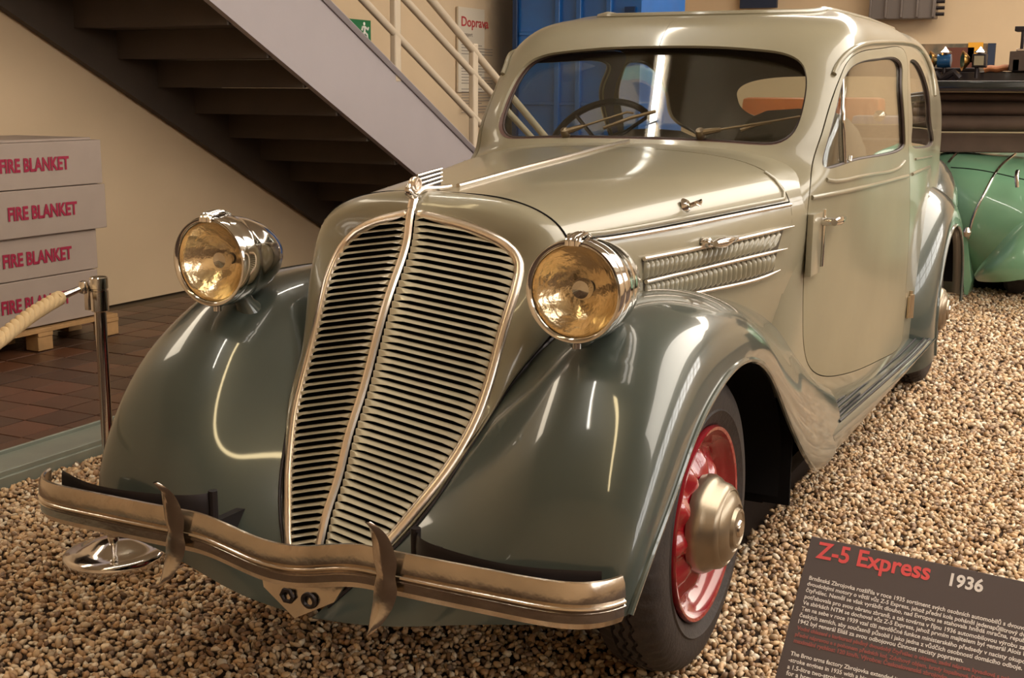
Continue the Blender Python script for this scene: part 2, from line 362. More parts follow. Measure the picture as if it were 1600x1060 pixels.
# poster and exit sign on the left wall
paper = mat('poster_paper', srgb(214, 200, 178), .6); redt = mat('red_print', srgb(186, 60, 60), .6); greyt = mat('grey_print', srgb(140, 128, 118), .6); white = mat('white_print', srgb(245, 240, 235), .5)
pt, pb, pr = at((716, 10), x=WX+.03), at((714, 144), x=WX+.03), at((757, 14), x=WX+.03)
poster = tag(MB().box((WX+.02, (pt[1]+pr[1])/2, (pt[2]+pb[2])/2), (.02, pr[1]-pt[1], pt[2]-pb[2])).build('wall_poster', paper, None, smooth=False), 'tall cream information poster on the wall behind the stair rails', 'poster')
text('poster_title', 'Doprava', .125, (WX+.032, pt[1]+.05, pt[2]-.17), (0, 1, 0), (0, 0, 1), redt, poster, bold=.002, wscale=1.25)
text('poster_subtitle', 'Transport', .055, (WX+.032, pt[1]+.05, pt[2]-.26), (0, 1, 0), (0, 0, 1), greyt, poster)
lines = MB()
for k in range(24):
    if k in (4, 5, 6, 14): continue
    L = .62 if k % 5 else .4
    lines.box((WX+.032, pt[1]+.06+L/2, pt[2]-.34-k*.027), (.002, L, .007))
lines.build('poster_text', greyt, poster, smooth=False)
ea, eb = at((546, 31), x=WX+.03), at((569, 55), x=WX+.03)
ex_ = tag(MB().box((WX+.02, ea[1]+.14, (ea[2]+eb[2])/2-.02), (.02, .34, .17)).build('exit_sign', mat('exit_green', srgb(20, 110, 60), .4), None, smooth=False), 'green emergency exit sign with white running figure, partly behind the stair stringer', 'sign')
ey0, ez0 = ea[1]+.22, (ea[2]+eb[2])/2-.02
fb = MB()
fb.lathe([(0, .002), (.014, .002), (.014, 0)], (WX+.031, ey0-.01, ez0+.055), (1, 0, 0), 12)
for P in ([(0, .035), (-.01, -.01)], [(-.01, -.01), (.03, -.03), (.035, -.065)], [(-.01, -.01), (-.035, -.04), (-.07, -.05)], [(0, .03), (.04, .01), (.05, .03)], [(0, .03), (-.035, .03), (-.05, 0)]):
    fb.tube([(WX+.032, ey0+a, ez0+b) for a, b in P], .009, 5)
fb.build('running_figure', white, ex_, smooth=False)

# floors: tiled walkway, steel kerb and the gravel bed
under = tag(MB().box((-3.4, 4.0, -.045), (2.2, 18, .05)).build('tile_floor', mat('grout', srgb(104, 86, 62), .9), None, smooth=False), kind='structure')
tm = [mat('tile_brown', srgb(92, 62, 44), .38, var=.3, vscale=3), mat('tile_red_brown', srgb(102, 66, 46), .35, var=.3, vscale=3), mat('tile_dark_brown', srgb(80, 56, 42), .4, var=.3, vscale=3)]
TS = .20; tms = []
for m_ in tm:
    b = MB().box((0, 0, -.0075), (TS-.008, TS-.008, .015)); o = b.build('tile', m_, None, smooth=False, bevel=.0015); tms.append(o.data); bpy.data.objects.remove(o)
far_t = []
for i in range(11):
    for j in range(46):
        x = -2.36-TS*i; y = -2.2+TS*j
        if x < WX+.05: continue
        p = np.array((x, y, 0))-CAM; wv = p@FW; qx = 800+FPX*(p@RT)/wv; qy = 530-FPX*(p@UP)/wv
        if wv > 0 and -90 < qx < 560 and qy < 900 and (qx < 520):
            t = put(tms[(i*7+j*3+(i*j) % 5) % 3], 'tile', under); t.location = (x, y, -.005+rng.uniform(-.0015, .0015))
        else: far_t.append((x, y))
fb = MB()
for x, y in far_t: fb.box((x, y, -.0125), (TS-.008, TS-.008, .015))
fo = fb.build('far_tiles', tm[0], under, smooth=False); fo['kind'] = 'stuff'
kerbm = mat('kerb_steel', srgb(150, 156, 146), .42, .35, var=.15, vscale=6)
kerb = tag(MB().box((-2.13, 4.0, 0.0), (.235, 18, .06)).box((-2.03, 4.0, .035), (.02, 18, .03)).box((-2.245, 4, .035), (.012, 18, .02)).build('trim_1', kerbm, None, smooth=False, bevel=.004), kind='structure')
gb = bpy.data.materials.new('gravel_bed'); gb.use_nodes = True
gb.node_tree.nodes['Principled BSDF'].inputs['Base Color'].default_value = (*srgb(58, 40, 27), 1); gb.node_tree.nodes['Principled BSDF'].inputs['Roughness'].default_value = .9
floor = tag(MB().box((2.2, 4.0, -.06), (8.5, 18, .08)).build('floor', gb, None, smooth=False), kind='structure')
# pebbles: 300 nearest singly, the rest as one mesh
gcols = [srgb(*c) for c in ((222, 192, 156), (208, 172, 132), (234, 210, 178), (192, 154, 114), (180, 150, 120), (240, 224, 200), (166, 130, 96), (204, 178, 146), (140, 114, 92), (214, 180, 138))]
def pebble_shape(seed, sub):
    bm = bmesh.new(); bmesh.ops.create_icosphere(bm, subdivisions=sub, radius=1); r = np.random.default_rng(seed)
    V = np.array([v.co[:] for v in bm.verts]); F = np.array([[v.index for v in f.verts] for f in bm.faces]); bm.free()
    for _ in range(4):
        d = r.normal(size=3); d /= np.linalg.norm(d); V *= (1+.30*np.tanh(5*(V@d)))[:, None]*.97
    V *= [1.15, r.uniform(.60, .85), r.uniform(.40, .58)]; return V, F
PS = [pebble_shape(i, 1) for i in range(6)]
gm = bpy.data.materials.new('pebbles'); gm.use_nodes = True; nt = gm.node_tree; b = nt.nodes['Principled BSDF']
a_ = nt.nodes.new('ShaderNodeAttribute'); a_.attribute_name = 'Col'; nt.links.new(a_.outputs[0], b.inputs[0]); b.inputs['Roughness'].default_value = .5
def vis_mask(P, m0=420):
    d = P-CAM; wv = d@FW; qx = 800+FPX*(d@RT)/wv; qy = 530-FPX*(d@UP)/wv
    return (wv > .2) & (qx > -m0) & (qx < 1600+m0) & (qy > 0) & (qy < 1060+m0), np.linalg.norm(d, axis=1)
def jgrid(x0, x1, y0, y1, s):
    gx, gy = np.meshgrid(np.arange(x0, x1, s), np.arange(y0, y1, s)); P = np.stack([gx.ravel(), gy.ravel(), 0*gx.ravel()], 1)
    P[:, :2] += rng.uniform(-.5, .5, (len(P), 2))*s; return P
Pn = jgrid(-2.0, 4.2, -1.9, 2.6, .0155); Pf = jgrid(-2.0, 4.6, 2.6, 7.5, .024)
mn, dn = vis_mask(Pn); mf, df = vis_mask(Pf)
P = np.vstack([Pn[mn], Pf[mf]]); sz = np.concatenate([rng.uniform(.0070, .0155, mn.sum()), rng.uniform(.012, .019, mf.sum())])
hid = (np.abs(P[:, 0]) < .42) & (P[:, 1] > .3) & (P[:, 1] < 4.0); P = P[~hid]; sz = sz[~hid]
dist = np.linalg.norm(P-CAM, axis=1); order = np.argsort(dist); P = P[order]; sz = sz[order]
P[:, 2] = rng.uniform(-.017, -.002, len(P))
def rotm(n):
    q = rng.normal(size=(n, 4)); q[:, 1:3] *= .35; q /= np.linalg.norm(q, axis=1)[:, None]; a, b, c, d = q.T
    return np.stack([np.stack([1-2*(c*c+d*d), 2*(b*c-a*d), 2*(b*d+a*c)], 1), np.stack([2*(b*c+a*d), 1-2*(b*b+d*d), 2*(c*d-a*b)], 1), np.stack([2*(b*d-a*c), 2*(c*d+a*b), 1-2*(b*b+c*c)], 1)], 1)
N1 = 300
meshes = []
for k in range(10):
    V, F = PS[k % 6]; me = bpy.data.meshes.new('pebble'); me.from_pydata([tuple(v) for v in V], [], [tuple(map(int, f)) for f in F]); me.polygons.foreach_set('use_smooth', [True]*len(F))
    me.materials.append(mat('pebble_%d' % k, gcols[k], .5)); meshes.append(me)
Rm = rotm(len(P))
for i in range(N1):
    o = bpy.data.objects.new('pebble', meshes[rng.integers(10)]); COL.objects.link(o); o.parent = floor
    M = Matrix([list(r) for r in Rm[i]]).to_4x4(); o.matrix_basis = Matrix.Translation(P[i]) @ M @ Matrix.Scale(sz[i]*1.05, 4)
Vs, Fs, Cs = [], [], []; off = 0; kind = rng.integers(0, 6, len(P)); nfar = dist[order]
# far pebbles use a simpler stone
PS0 = []
for i in range(6):
    bm = bmesh.new(); bmesh.ops.create_icosphere(bm, subdivisions=1, radius=1); V = np.array([v.co[:] for v in bm.verts]); F = np.array([[v.index for v in f.verts] for f in bm.faces]); bm.free()
    bm = bmesh.new(); r = np.random.default_rng(50+i); V = V*(1+.25*r.uniform(-1, 1, (len(V), 1)))*[1, r.uniform(.6, .85), .55]; bm.free(); PS0.append((V, F))
V80 = []
for i in range(6):
    V80.append(pebble_shape(i, 2))
near_cut = N1+6000
for lo_, hi_, shapes in ((N1, near_cut, V80), (near_cut, len(P), PS0)):
    for k in range(6):
        ii = np.arange(lo_, min(hi_, len(P))); ii = ii[kind[ii] == k]
        if len(ii) == 0: continue
        V, F = shapes[k]; W = np.einsum('nij,vj->nvi', Rm[ii], V)*sz[ii][:, None, None]+P[ii][:, None, :]
        n, m = len(ii), len(V); Vs.append(W.reshape(-1, 3)); Fs.append((F[None]+(np.arange(n)*m)[:, None, None]).reshape(-1, 3)+off); off += n*m
        c = np.array(gcols)[rng.integers(0, 10, n)]*rng.uniform(.75, 1.1, (n, 1)); Cs.append(np.repeat(c, m, 0))
V = np.vstack(Vs).astype(np.float32); F = np.vstack(Fs).astype(np.int32); C = np.hstack([np.vstack(Cs), np.ones((len(V), 1))]).astype(np.float32)
me = bpy.data.meshes.new('gravel'); me.vertices.add(len(V)); me.vertices.foreach_set('co', V.ravel()); me.loops.add(F.size); me.loops.foreach_set('vertex_index', F.ravel())
me.polygons.add(len(F)); me.polygons.foreach_set('loop_start', np.arange(0, F.size, 3, dtype=np.int32)); me.polygons.foreach_set('loop_total', np.full(len(F), 3, np.int32)); me.polygons.foreach_set('use_smooth', np.ones(len(F), bool))
at_ = me.color_attributes.new('Col', 'FLOAT_COLOR', 'POINT'); at_.data.foreach_set('color', C.ravel()); me.update(calc_edges=True)
g = put(me, 'gravel', floor, gm); g['kind'] = 'stuff'
print('pebbles', len(P), 'tris', len(F))
floor_n = len(P)

# ------------------------------------------------------------------ THE CAR
car = empty('vintage_saloon_car', (0, 0, 0)); tag(car, 'sage beige vintage saloon with grey green wings, V shaped grille and two big chrome headlamps', 'car')
# cabin: rows from the sill to the roof centre, columns from windscreen centre round the side to the tail
fr = lambda p, z: [tuple(q) for q in p]
def side(z, W, yr, xr=None):
    s = [.998, .985, .95, .885]; ys = [1.7, 2.4, 3.0, 3.45]
    rows = [(W*s[0], ys[0], z), (W*s[1], ys[1], z), (W*s[2], min(ys[2], yr-1.05), z), (W*s[3], min(ys[3], yr-.62), z)]
    rows += [(W*.72, yr-.22, z), (W*.36, yr-.04, z), (0, yr, z)]
    return rows
CAB = [
 [(0, .72, .30), (.25, .72, .30), (.40, .73, .30), (.48, .74, .30), (.525, .79, .30), (.54, .92, .32)]+side(.29, .585, 4.25),
 [(0, .72, .55), (.25, .72, .55), (.40, .73, .55), (.48, .74, .55), (.53, .79, .55), (.555, .92, .55)]+side(.55, .595, 4.30),
 [(0, .72, .82), (.25, .72, .82), (.40, .73, .82), (.49, .74, .82), (.54, .79, .82), (.568, .92, .82)]+side(.82, .600, 4.32),
 [(0, .74, 1.00), (.25, .74, 1.00), (.40, .745, 1.0), (.50, .755, 1.0), (.55, .80, 1.0), (.582, .93, 1.0)]+side(1.0, .602, 4.28),
 [(0, .79, 1.11), (.25, .79, 1.11), (.40, .80, 1.10), (.50, .825, 1.09), (.560, .87, 1.09), (.594, .97, 1.09)]+side(1.09, .606, 4.22),
 [(0, .885, 1.192), (.25, .89, 1.188), (.40, .905, 1.172), (.50, .935, 1.155), (.572, .975, 1.15), (.603, 1.06, 1.15)]+side(1.15, .610, 4.18),
 [(0, .94, 1.225), (.25, .945, 1.222), (.40, .955, 1.215), (.50, .972, 1.21), (.578, 1.015, 1.21), (.607, 1.10, 1.21)]+side(1.21, .612, 4.13),
 [(0, 1.03, 1.345), (.25, 1.035, 1.343), (.40, 1.045, 1.34), (.505, 1.063, 1.335), (.583, 1.11, 1.33), (.608, 1.20, 1.33)]+side(1.33, .610, 4.02),
 [(0, 1.11, 1.445), (.25, 1.115, 1.443), (.40, 1.123, 1.437), (.500, 1.142, 1.43), (.572, 1.19, 1.428), (.597, 1.28, 1.43)]+side(1.43, .598, 3.92),
 [(0, 1.175, 1.518), (.25, 1.18, 1.516), (.40, 1.188, 1.512), (.490, 1.210, 1.508), (.555, 1.26, 1.505), (.578, 1.35, 1.508)]+side(1.512, .578, 3.82),
 [(0, 1.25, 1.572), (.23, 1.255, 1.571), (.37, 1.268, 1.569), (.452, 1.295, 1.568), (.510, 1.345, 1.568), (.532, 1.43, 1.573)]+side(1.578, .538, 3.72),
 [(0, 1.36, 1.602), (.19, 1.365, 1.602), (.305, 1.38, 1.602), (.38, 1.41, 1.602), (.43, 1.455, 1.603), (.452, 1.53, 1.610)]+side(1.622, .460, 3.58),
 [(0, 1.52, 1.621), (.12, 1.53, 1.621), (.20, 1.545, 1.621), (.25, 1.57, 1.622), (.285, 1.61, 1.624), (.30, 1.67, 1.628)]+[(.305, 1.85, 1.638), (.308, 2.4, 1.644), (.30, 2.82, 1.640), (.27, 3.0, 1.634), (.185, 3.24, 1.620), (.09, 3.32, 1.610), (0, 3.35, 1.606)],
 [(0, 1.74, 1.632), (.0, 1.745, 1.632), (.0, 1.75, 1.632), (.0, 1.76, 1.633), (.0, 1.78, 1.634), (.0, 1.82, 1.637)]+[(0, 1.95, 1.644), (0, 2.4, 1.649), (0, 2.75, 1.645), (0, 2.9, 1.640), (0, 3.0, 1.633), (0, 3.05, 1.630), (0, 3.08, 1.628)],
]
cab = Surf(np.swapaxes(np.array(CAB), 0, 1), 160, 140, 'abd')     # u: columns, v: rows
tst = cab.normals(np.array([[cab.Lu*.5, cab.Lv*.3]]))[0]
if tst[0] < 0: cab.sgn = -1
full = [(0.0005, 0.0005), (cab.Lu-.0005, .0005), (cab.Lu-.0005, cab.Lv-.0005), (.0005, cab.Lv-.0005)]
def boxloop(u0, v0, u1, v1, n=30):
    a = [(u0+(u1-u0)*k/n, v0) for k in range(n)]+[(u1, v0+(v1-v0)*k/n) for k in range(n)]+[(u1-(u1-u0)*k/n, v1) for k in range(n)]+[(u0, v1-(v1-v0)*k/n) for k in range(n)]
    return np.array(a)
ws_xz = [(0, 1.213), (.15, 1.212), (.30, 1.208), (.40, 1.203), (.455, 1.209), (.487, 1.235), (.499, 1.28), (.499, 1.34), (.490, 1.395), (.466, 1.442), (.42, 1.470), (.33, 1.486), (.18, 1.497), (0, 1.50)]
wsh = cab.along_y(ws_xz, 70)
doorpx = [(1265, 292), (1269, 252), (1281, 214), (1294, 169), (1306, 135), (1317, 108), (1328, 91), (1349, 79), (1380, 74.5), (1408, 74), (1416, 86), (1418.5, 120), (1419, 160), (1419.5, 218), (1421, 258), (1422, 300), (1420, 380), (1415, 460), (1411, 520), (1404, 545), (1379, 561), (1347, 576.5), (1315, 586.5), (1283, 588), (1267, 578), (1257, 552), (1254, 500), (1255, 430), (1259, 350)]
door_uv = cab.px(doorpx, 170, True)
winpx = [(1286, 259), (1287.5, 237), (1296.6, 205), (1308, 160), (1319, 122), (1330.5, 105), (1349, 95), (1376, 90.6), (1398, 89.6), (1407, 96), (1410.5, 128), (1413, 173), (1415, 218), (1413.5, 230), (1403, 238), (1367, 246), (1326, 255), (1292, 263)]
win_uv = cab.px(winpx, 110, True)
qpx = [(1424, 93), (1430, 94), (1439, 105), (1448, 128), (1454, 162), (1456, 196), (1457, 226), (1450, 230.5), (1437, 232), (1428, 231), (1425.5, 200), (1423, 150), (1421.5, 110)]
q_uv = cab.px(qpx, 90, True)
print('loops', len(wsh), len(door_uv), len(win_uv), len(q_uv))
rwh = []
for a in range(61):                          # rear window half outline
    t = -PI/2+PI*a/60; x = .50*abs(math.cos(t))**.5; z = 1.325+.125*math.copysign(abs(math.sin(t))**.7, math.sin(t))
    h = cab.cast((x, 6, z), (0, -1, 0)); rwh.append(h)
rwh = np.array(rwh)
# outer boundary with the windscreen and rear window halves notched out of the two symmetry edges
e = .0005
def notch(loop, uedge, rising=True):
    L = np.array(loop); L = L.copy(); L[0, 0] = uedge; L[-1, 0] = uedge; return L
wsn = notch(wsh, e); rwn = notch(rwh, cab.Lu-e)
if wsn[0, 1] > wsn[-1, 1]: wsn = wsn[::-1]
if rwn[0, 1] > rwn[-1, 1]: rwn = rwn[::-1]
seg = lambda a, b, n: [(a[0]+(b[0]-a[0])*k/n, a[1]+(b[1]-a[1])*k/n) for k in range(1, n)]
outer = [(e, e)]+seg((e, e), (cab.Lu-e, e), 120)+[(cab.Lu-e, e)]+seg((cab.Lu-e, e), tuple(rwn[0]), 30)+[tuple(q) for q in rwn]+seg(tuple(rwn[-1]), (cab.Lu-e, cab.Lv-e), 20)+[(cab.Lu-e, cab.Lv-e)]+seg((cab.Lu-e, cab.Lv-e), (e, cab.Lv-e), 120)+[(e, cab.Lv-e)]+seg((e, cab.Lv-e), tuple(wsn[-1]), 20)+[tuple(q) for q in wsn[::-1]]+seg(tuple(wsn[0]), (e, e), 30)
def shrink(L, d):
    A = np.roll(L, 1, 0); B = np.roll(L, -1, 0); T = B-A; T /= np.linalg.norm(T, axis=1)[:, None]+1e-9; N = np.stack([-T[:, 1], T[:, 0]], 1)
    c = L.mean(0); s = np.sign(((c-L)*N).sum(1).sum()) or 1; return L+N*d*s
body = sheet('body_shell', cab, outer, [door_uv, q_uv], upper, car, h=.022, t=.010, inner=head)
MBs = []
door = sheet('door', cab, shrink(door_uv, .0035), [win_uv], mat('door_shade_paint', srgb(136, 128, 104), .42, 0, .30, var=.12, vscale=3, coatr=.16), car, h=.018, t=.022, inner=mat('door_card', srgb(44, 42, 66), .7), mirror=False)  # same paint as the body; the door's weaker light is put into the colour
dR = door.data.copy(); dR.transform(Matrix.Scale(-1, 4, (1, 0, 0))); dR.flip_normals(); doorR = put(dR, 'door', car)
# glass panes, set back a little
def pane(loop, name, parent, back=.012, mirror=False, extra=None):
    return sheet(name, cab, shrink(np.array(loop), -.006), [], winglass, parent, h=.03, t=.003, off=-back, mirror=False, rim=False, pair=mirror)
dw = pane(win_uv, 'window_pane', door)
m2 = dw.data.copy(); m2.transform(Matrix.Scale(-1, 4, (1, 0, 0))); put(m2, 'window_pane', doorR)
pane(q_uv, 'quarter_window_pane', car, mirror=True)
def flatpane(name, loop, back):               # windscreen or rear pane as one sheet following the body curve
    L = np.array(loop); L2 = np.vstack([L, L[-1:]*[1, 1]]); return L2
wl = [tuple(q) for q in wsn]; wloop = np.array(wl+seg(wl[-1], wl[0], 12)); 
Lw = cab.fast(wsn); Lw = Lw[np.argsort(-Lw[:, 2])] if False else Lw
if Lw[0][2] > Lw[-1][2]: Lw = Lw[::-1]
Lw = np.vstack([Lw, (Lw[::-1]*[-1, 1, 1])[1:-1]])             # whole opening, closed
wy = lambda x, z: .945+.84*(z-1.213)+.20*x*x
inn = Lw*[.985, 1, 1]+np.array((0, 0, 0)); inn[:, 2] = 1.355+(inn[:, 2]-1.355)*.975; inn[:, 1] = [wy(x, z) for x, y, z in inn]
n_ = len(Lw); mk('windscreen_frame', np.vstack([Lw-[0, -.004, 0], inn]), [(i, (i+1) % n_, n_+(i+1) % n_, n_+i) for i in range(n_)], mat('frame_brown', srgb(84, 58, 50), .5), car)
zz0 = np.linspace(inn[:, 2].min(), inn[:, 2].max(), 24); gx_, gz_ = np.meshgrid(np.linspace(-.51, .51, 40), zz0); Gp = np.stack([gx_.ravel(), gz_.ravel()], 1); poly_ = inn[:, [0, 2]]
Gp = Gp[inside(Gp, .5*(poly_[:, None]*0).sum()+poly_*[.975, 1]+[0, 0])]; pts_ = [Vector(p) for p in Gp]+[Vector(p) for p in poly_]; m_ = len(Gp)
r_ = delaunay_2d_cdt(pts_, [(m_+i, m_+(i+1) % n_) for i in range(n_)], [], 1, 1e-6); Pw2 = np.array([(v[0], wy(v[0], v[1]), v[1]) for v in r_[0]]); Fw = [tuple(f) for f in r_[2]]
nn_ = np.array([(-.40*p[0], 1, -.84) for p in Pw2]); nn_ = -nn_/np.linalg.norm(nn_, axis=1)[:, None]
Fw = [f if np.cross(Pw2[f[1]]-Pw2[f[0]], Pw2[f[2]]-Pw2[f[0]])@nn_[f[0]] > 0 else f[::-1] for f in Fw]; k_ = len(Pw2)
wsob = mk('windscreen', np.vstack([Pw2, Pw2-nn_*.005]), Fw+[tuple(i+k_ for i in f[::-1]) for f in Fw], winglass, car); wsob.data.normals_split_custom_set_from_vertices([tuple(q) for q in np.vstack([nn_, -nn_])])
rl = [tuple(q) for q in rwn]; rloop = np.array(rl+seg(rl[-1], rl[0], 8))
sheet('rear_window_pane', cab, rloop, [], winglass, car, h=.03, t=.004, off=-.008, mirror=True, rim=False)
# dark rubber seals round the openings
seal = mat('rubber_seal', srgb(58, 44, 40), .5)
MB().tube(inn+[0, -.004, 0], .0045, 6, closed=True).build('windscreen_seal', seal, car)
for L_, nm, par in ((win_uv, 'window_seal', door), (q_uv, 'quarter_window_seal', car)):
    Pq = cab.fast(L_)-cab.normals(L_)*.009; b = MB().tube(Pq, .006, 6, closed=True)
    o_ = b.build(nm, seal, par)
    twin(o_, car if par is car else doorR)
# beads and mouldings on the side
strip('drip_rail', cab, cab.px([(1302, 117), (1308, 103), (1319, 88), (1342, 72), (1376, 67), (1412, 67.5), (1432, 74), (1447, 94), (1455, 119), (1459, 150)], 60), .0085, upper, car, 8, .004)
strip('window_bead', cab, cab.px([(1291, 281), (1303, 283), (1353, 274), (1405, 261.5), (1413, 252)], 40), .006, upper, car, 8, .001)
strip('belt_moulding', cab, cab.px([(1268, 309), (1315, 300), (1370, 287.5), (1418, 275)], 40), .007, upper, car, 8, .001)
strip('rear_belt_moulding', cab, cab.px([(1425, 272.5), (1440, 266), (1452, 261)], 12), .007, upper, car, 8, .001)
strip('quarter_bead', cab, cab.px([(1430, 249), (1445, 247), (1455, 245)], 12), .005, upper, car, 8, .001)
# vent window bar and latch
vb = cab.px([(1318.5, 122), (1320.5, 190), (1323, 255)], 14); strip('vent_bar', cab, vb, .006, chrome, door, 8, -.006, False)
vl = cab.px([(1326, 252), (1327, 244)], 4); strip('vent_latch', cab, vl, .006, chrome, door, 8, .004, False)
# door handle, lock plate, hinge on the left side; the same on the other door
def both(bld, name, m, bevel=0, angle=40):
    o = bld.build(name, m, door, bevel=bevel, angle=angle); d = o.data.copy(); d.transform(Matrix.Scale(-1, 4, (1, 0, 0))); d.flip_normals(); put(d, name, doorR); return o
def on(px, off=0, S=None):
    S = S or cab; h = S.cast(CAM, ray(px))
    if h is None: h = S.cast(CAM*[-1, 1, 1], ray(px)*[-1, 1, 1]); return (S.fast(h)[0]+S.normals(h)[0]*off)*[-1, 1, 1]
    return S.fast(h)[0]+S.normals(h)[0]*off
a0, a1, a2 = on((1262, 331), .004), on((1260, 428), .004), on((1278, 331), .004)
b = MB(); ctr = (on((1271, 334))+on((1265, 427)))/2; hgt = np.linalg.norm(on((1271, 334))-on((1265, 427)))
b.box(ctr+np.array((.007, 0, 0)), (.018, .115, hgt)); both(b, 'lock_plate', upper, .003)
b = MB(); b.box(on((1281, 372))+np.array((.008, .004, .0)), (.012, .012, hgt*.95)); both(b, 'lock_edge', chrome, .003)
hb = on((1281, 346)); b = MB().tube([hb, hb+np.array((.045, .0, 0))], .012, 12); hp = hb+np.array((.045, 0, 0))
b.tube([hp+np.array((0, -.015, 0)), hp+np.array((0, .02, 0)), hp+np.array((0, .05, .0)), hp+np.array((-.004, .13, 0)), hp+np.array((-.006, .14, 0))], [.010, .013, .015, .009, .004], 12); both(b, 'door_handle', chrome)
kh = on((1263, 398), .017); both(MB().box(kh, (.003, .018, .05)), 'keyhole_cover', dark, .001)
hg = on((1419, 478), .008); b = MB().tube([hg-np.array((0, 0, .05)), hg+np.array((0, 0, .05))], .016, 12).box(hg+np.array((0, -.03, 0)), (.008, .05, .09)).tube([hg+np.array((0, 0, .05)), hg+np.array((0, .0, .065))], .008, 8); both(b, 'hinge', mat('brass_trim', srgb(206, 188, 160), .3, 1))

# roof insert
ri = []
for a in range(80):
    t = 2*PI*a/80; ri.append((abs(.385*math.copysign(abs(math.cos(t))**.35, math.cos(t))), 2.30+.93*math.copysign(abs(math.sin(t))**.35, math.sin(t))))
roofm = mat('roof_fabric', srgb(150, 140, 120), .6, var=.1, vscale=5, bump=.1, bscale=200)
us = np.linspace(0, PI, 50); P = []
def roofpt(x, y, off):
    h = cab.bvh.ray_cast(Vector((max(x, .002), y, 3)), Vector((0, 0, -1))); return np.array((x, y, h[0].z+off)) if h[0] else np.array((x, y, 1.6))
hx = lambda t: .41*abs(math.cos(t))**.4; hy = lambda t: 2.32+.93*math.copysign(abs(math.sin(t))**.4, math.sin(t))
ring = [(hx(t), hy(t)) for t in np.linspace(-PI/2, PI/2, 41)]
V = []; F = []; nr = 8
for k in range(nr+1):
    s = k/nr
    for x, y in ring: V.append(roofpt(x*s, 2.32+(y-2.32)*s, .006))
for k in range(nr):
    for i in range(40): F.append((k*41+i, k*41+i+1, (k+1)*41+i+1, (k+1)*41+i))
b = MB(); b.add(V, F); b.mirror(); b.build('roof_insert', roofm, car)
b = MB(); R_ = [roofpt(x, y, .003) for x, y in ring]; R_ = R_+[p*[-1, 1, 1] for p in R_[::-1]][1:-1]; b.tube(R_, .010, 8, closed=True); b.build('roof_insert_rim', upper, car)

# bonnet and nose
def hsec(y, w, zc):
    return [(0, y, zc), (.22*w/.56, y, zc-.006), (.38*w/.56, y, zc-.024), (.475*w/.56, y, zc-.054), (.53*w/.56, y, zc-.098), (.555*w/.56, y, zc-.15), (w, y, zc-.21), (w*.985, y, zc-.32), (w*.93, y, zc-.46), (w*.88, y, zc-.60)]
HD = [[(0, -.25, 1.127), (.12, -.25, 1.124), (.20, -.25, 1.112), (.262, -.25, 1.090), (.305, -.25, 1.058), (.328, -.25, 1.015), (.333, -.25, .96), (.322, -.25, .89), (.285, -.25, .81), (.25, -.25, .70)],
      [(0, -.10, 1.137), (.14, -.10, 1.133), (.235, -.10, 1.119), (.30, -.10, 1.094), (.342, -.10, 1.056), (.360, -.10, 1.01), (.364, -.10, .95), (.352, -.10, .87), (.33, -.10, .76), (.31, -.10, .64)],
      hsec(.18, .425, 1.157), hsec(.48, .495, 1.176), hsec(.75, .553, 1.194), hsec(.97, .585, 1.205)]
hood = Surf(HD, 120, 80, 'c'); 
if hood.normals(np.array([[.3, .05]]))[0][2] < 0: hood.sgn = -1
uh = hood.ku[4]                               # side panel ends at the scuttle
uvb = hood.px([(945, 371), (1000, 362), (1100, 343), (1180, 327), (1236, 316)], 50)
print('belt v', uvb[[0, 20, 40, -1]])
ubt = lambda u: np.interp(u, uvb[:, 0], uvb[:, 1])
n = 60; uu = np.linspace(0.002, uh, n)
top = [(u, .001) for u in uu]+[(uh, v) for v in np.linspace(.001, ubt(uh)-.003, 20)[1:-1]]+[(u, ubt(u)-.003) for u in uu[::-1]]+[(.002, v) for v in np.linspace(ubt(0)-.003, .001, 20)[1:-1]]
bonnet = sheet('bonnet', hood, top, [], upper, car, h=.02, t=.008, mirror=True)
sp = [(u, ubt(u)+.004) for u in uu]+[(uh+.02, v) for v in np.linspace(ubt(uh)+.004, hood.Lv-.002, 14)[1:-1]]+[(u, hood.Lv-.002) for u in uu[::-1]]+[(.002, v) for v in np.linspace(hood.Lv-.002, ubt(0)+.004, 14)[1:-1]]
sheet('bonnet_side', hood, sp, [], upper, car, h=.022, t=.008, mirror=False, pair=True)
us2 = np.linspace(uh+.006, hood.Lu-.002, 14); cw = [(u, .001) for u in us2]+[(hood.Lu-.002, v) for v in np.linspace(.001, .74, 40)[1:-1]]+[(u, .74) for u in us2[::-1]]+[(uh+.006, v) for v in np.linspace(.74, .001, 40)[1:-1]]
sheet('scuttle', hood, cw, [], upper, car, h=.018, t=.008, mirror=True)
bu = np.array([(u, ubt(u)-.012) for u in np.linspace(.01, uh-.03, 60)]); bu = np.vstack([bu, [(uh-.012, ubt(uh)-.03), (uh-.008, ubt(uh)-.07), (uh-.010, ubt(uh)-.10)]])
strip('bonnet_edge_bead', hood, bu, .0065, upper, car, 8, .001)
bu = np.array([(u, ubt(u)+.006) for u in np.linspace(.01, uh, 60)]); strip('side_moulding', hood, bu, .006, bright, car, 8, .002)
gl_ = np.array([(u, ubt(u)) for u in np.linspace(.005, uh, 60)]); strip('bonnet_gap', hood, gl_, .004, black, car, 6, -.001)
# centre hinge strip
P = [(0, y, hood.fast(np.array([[u, 0]]))[0][2]+.004) for u, y in [(u, hood.fast(np.array([[u, 0]]))[0][1]) for u in np.linspace(.09, uh+.16, 40)]]
MB().tube(P, .0055, 8).build('centre_hinge_strip', bright, car)
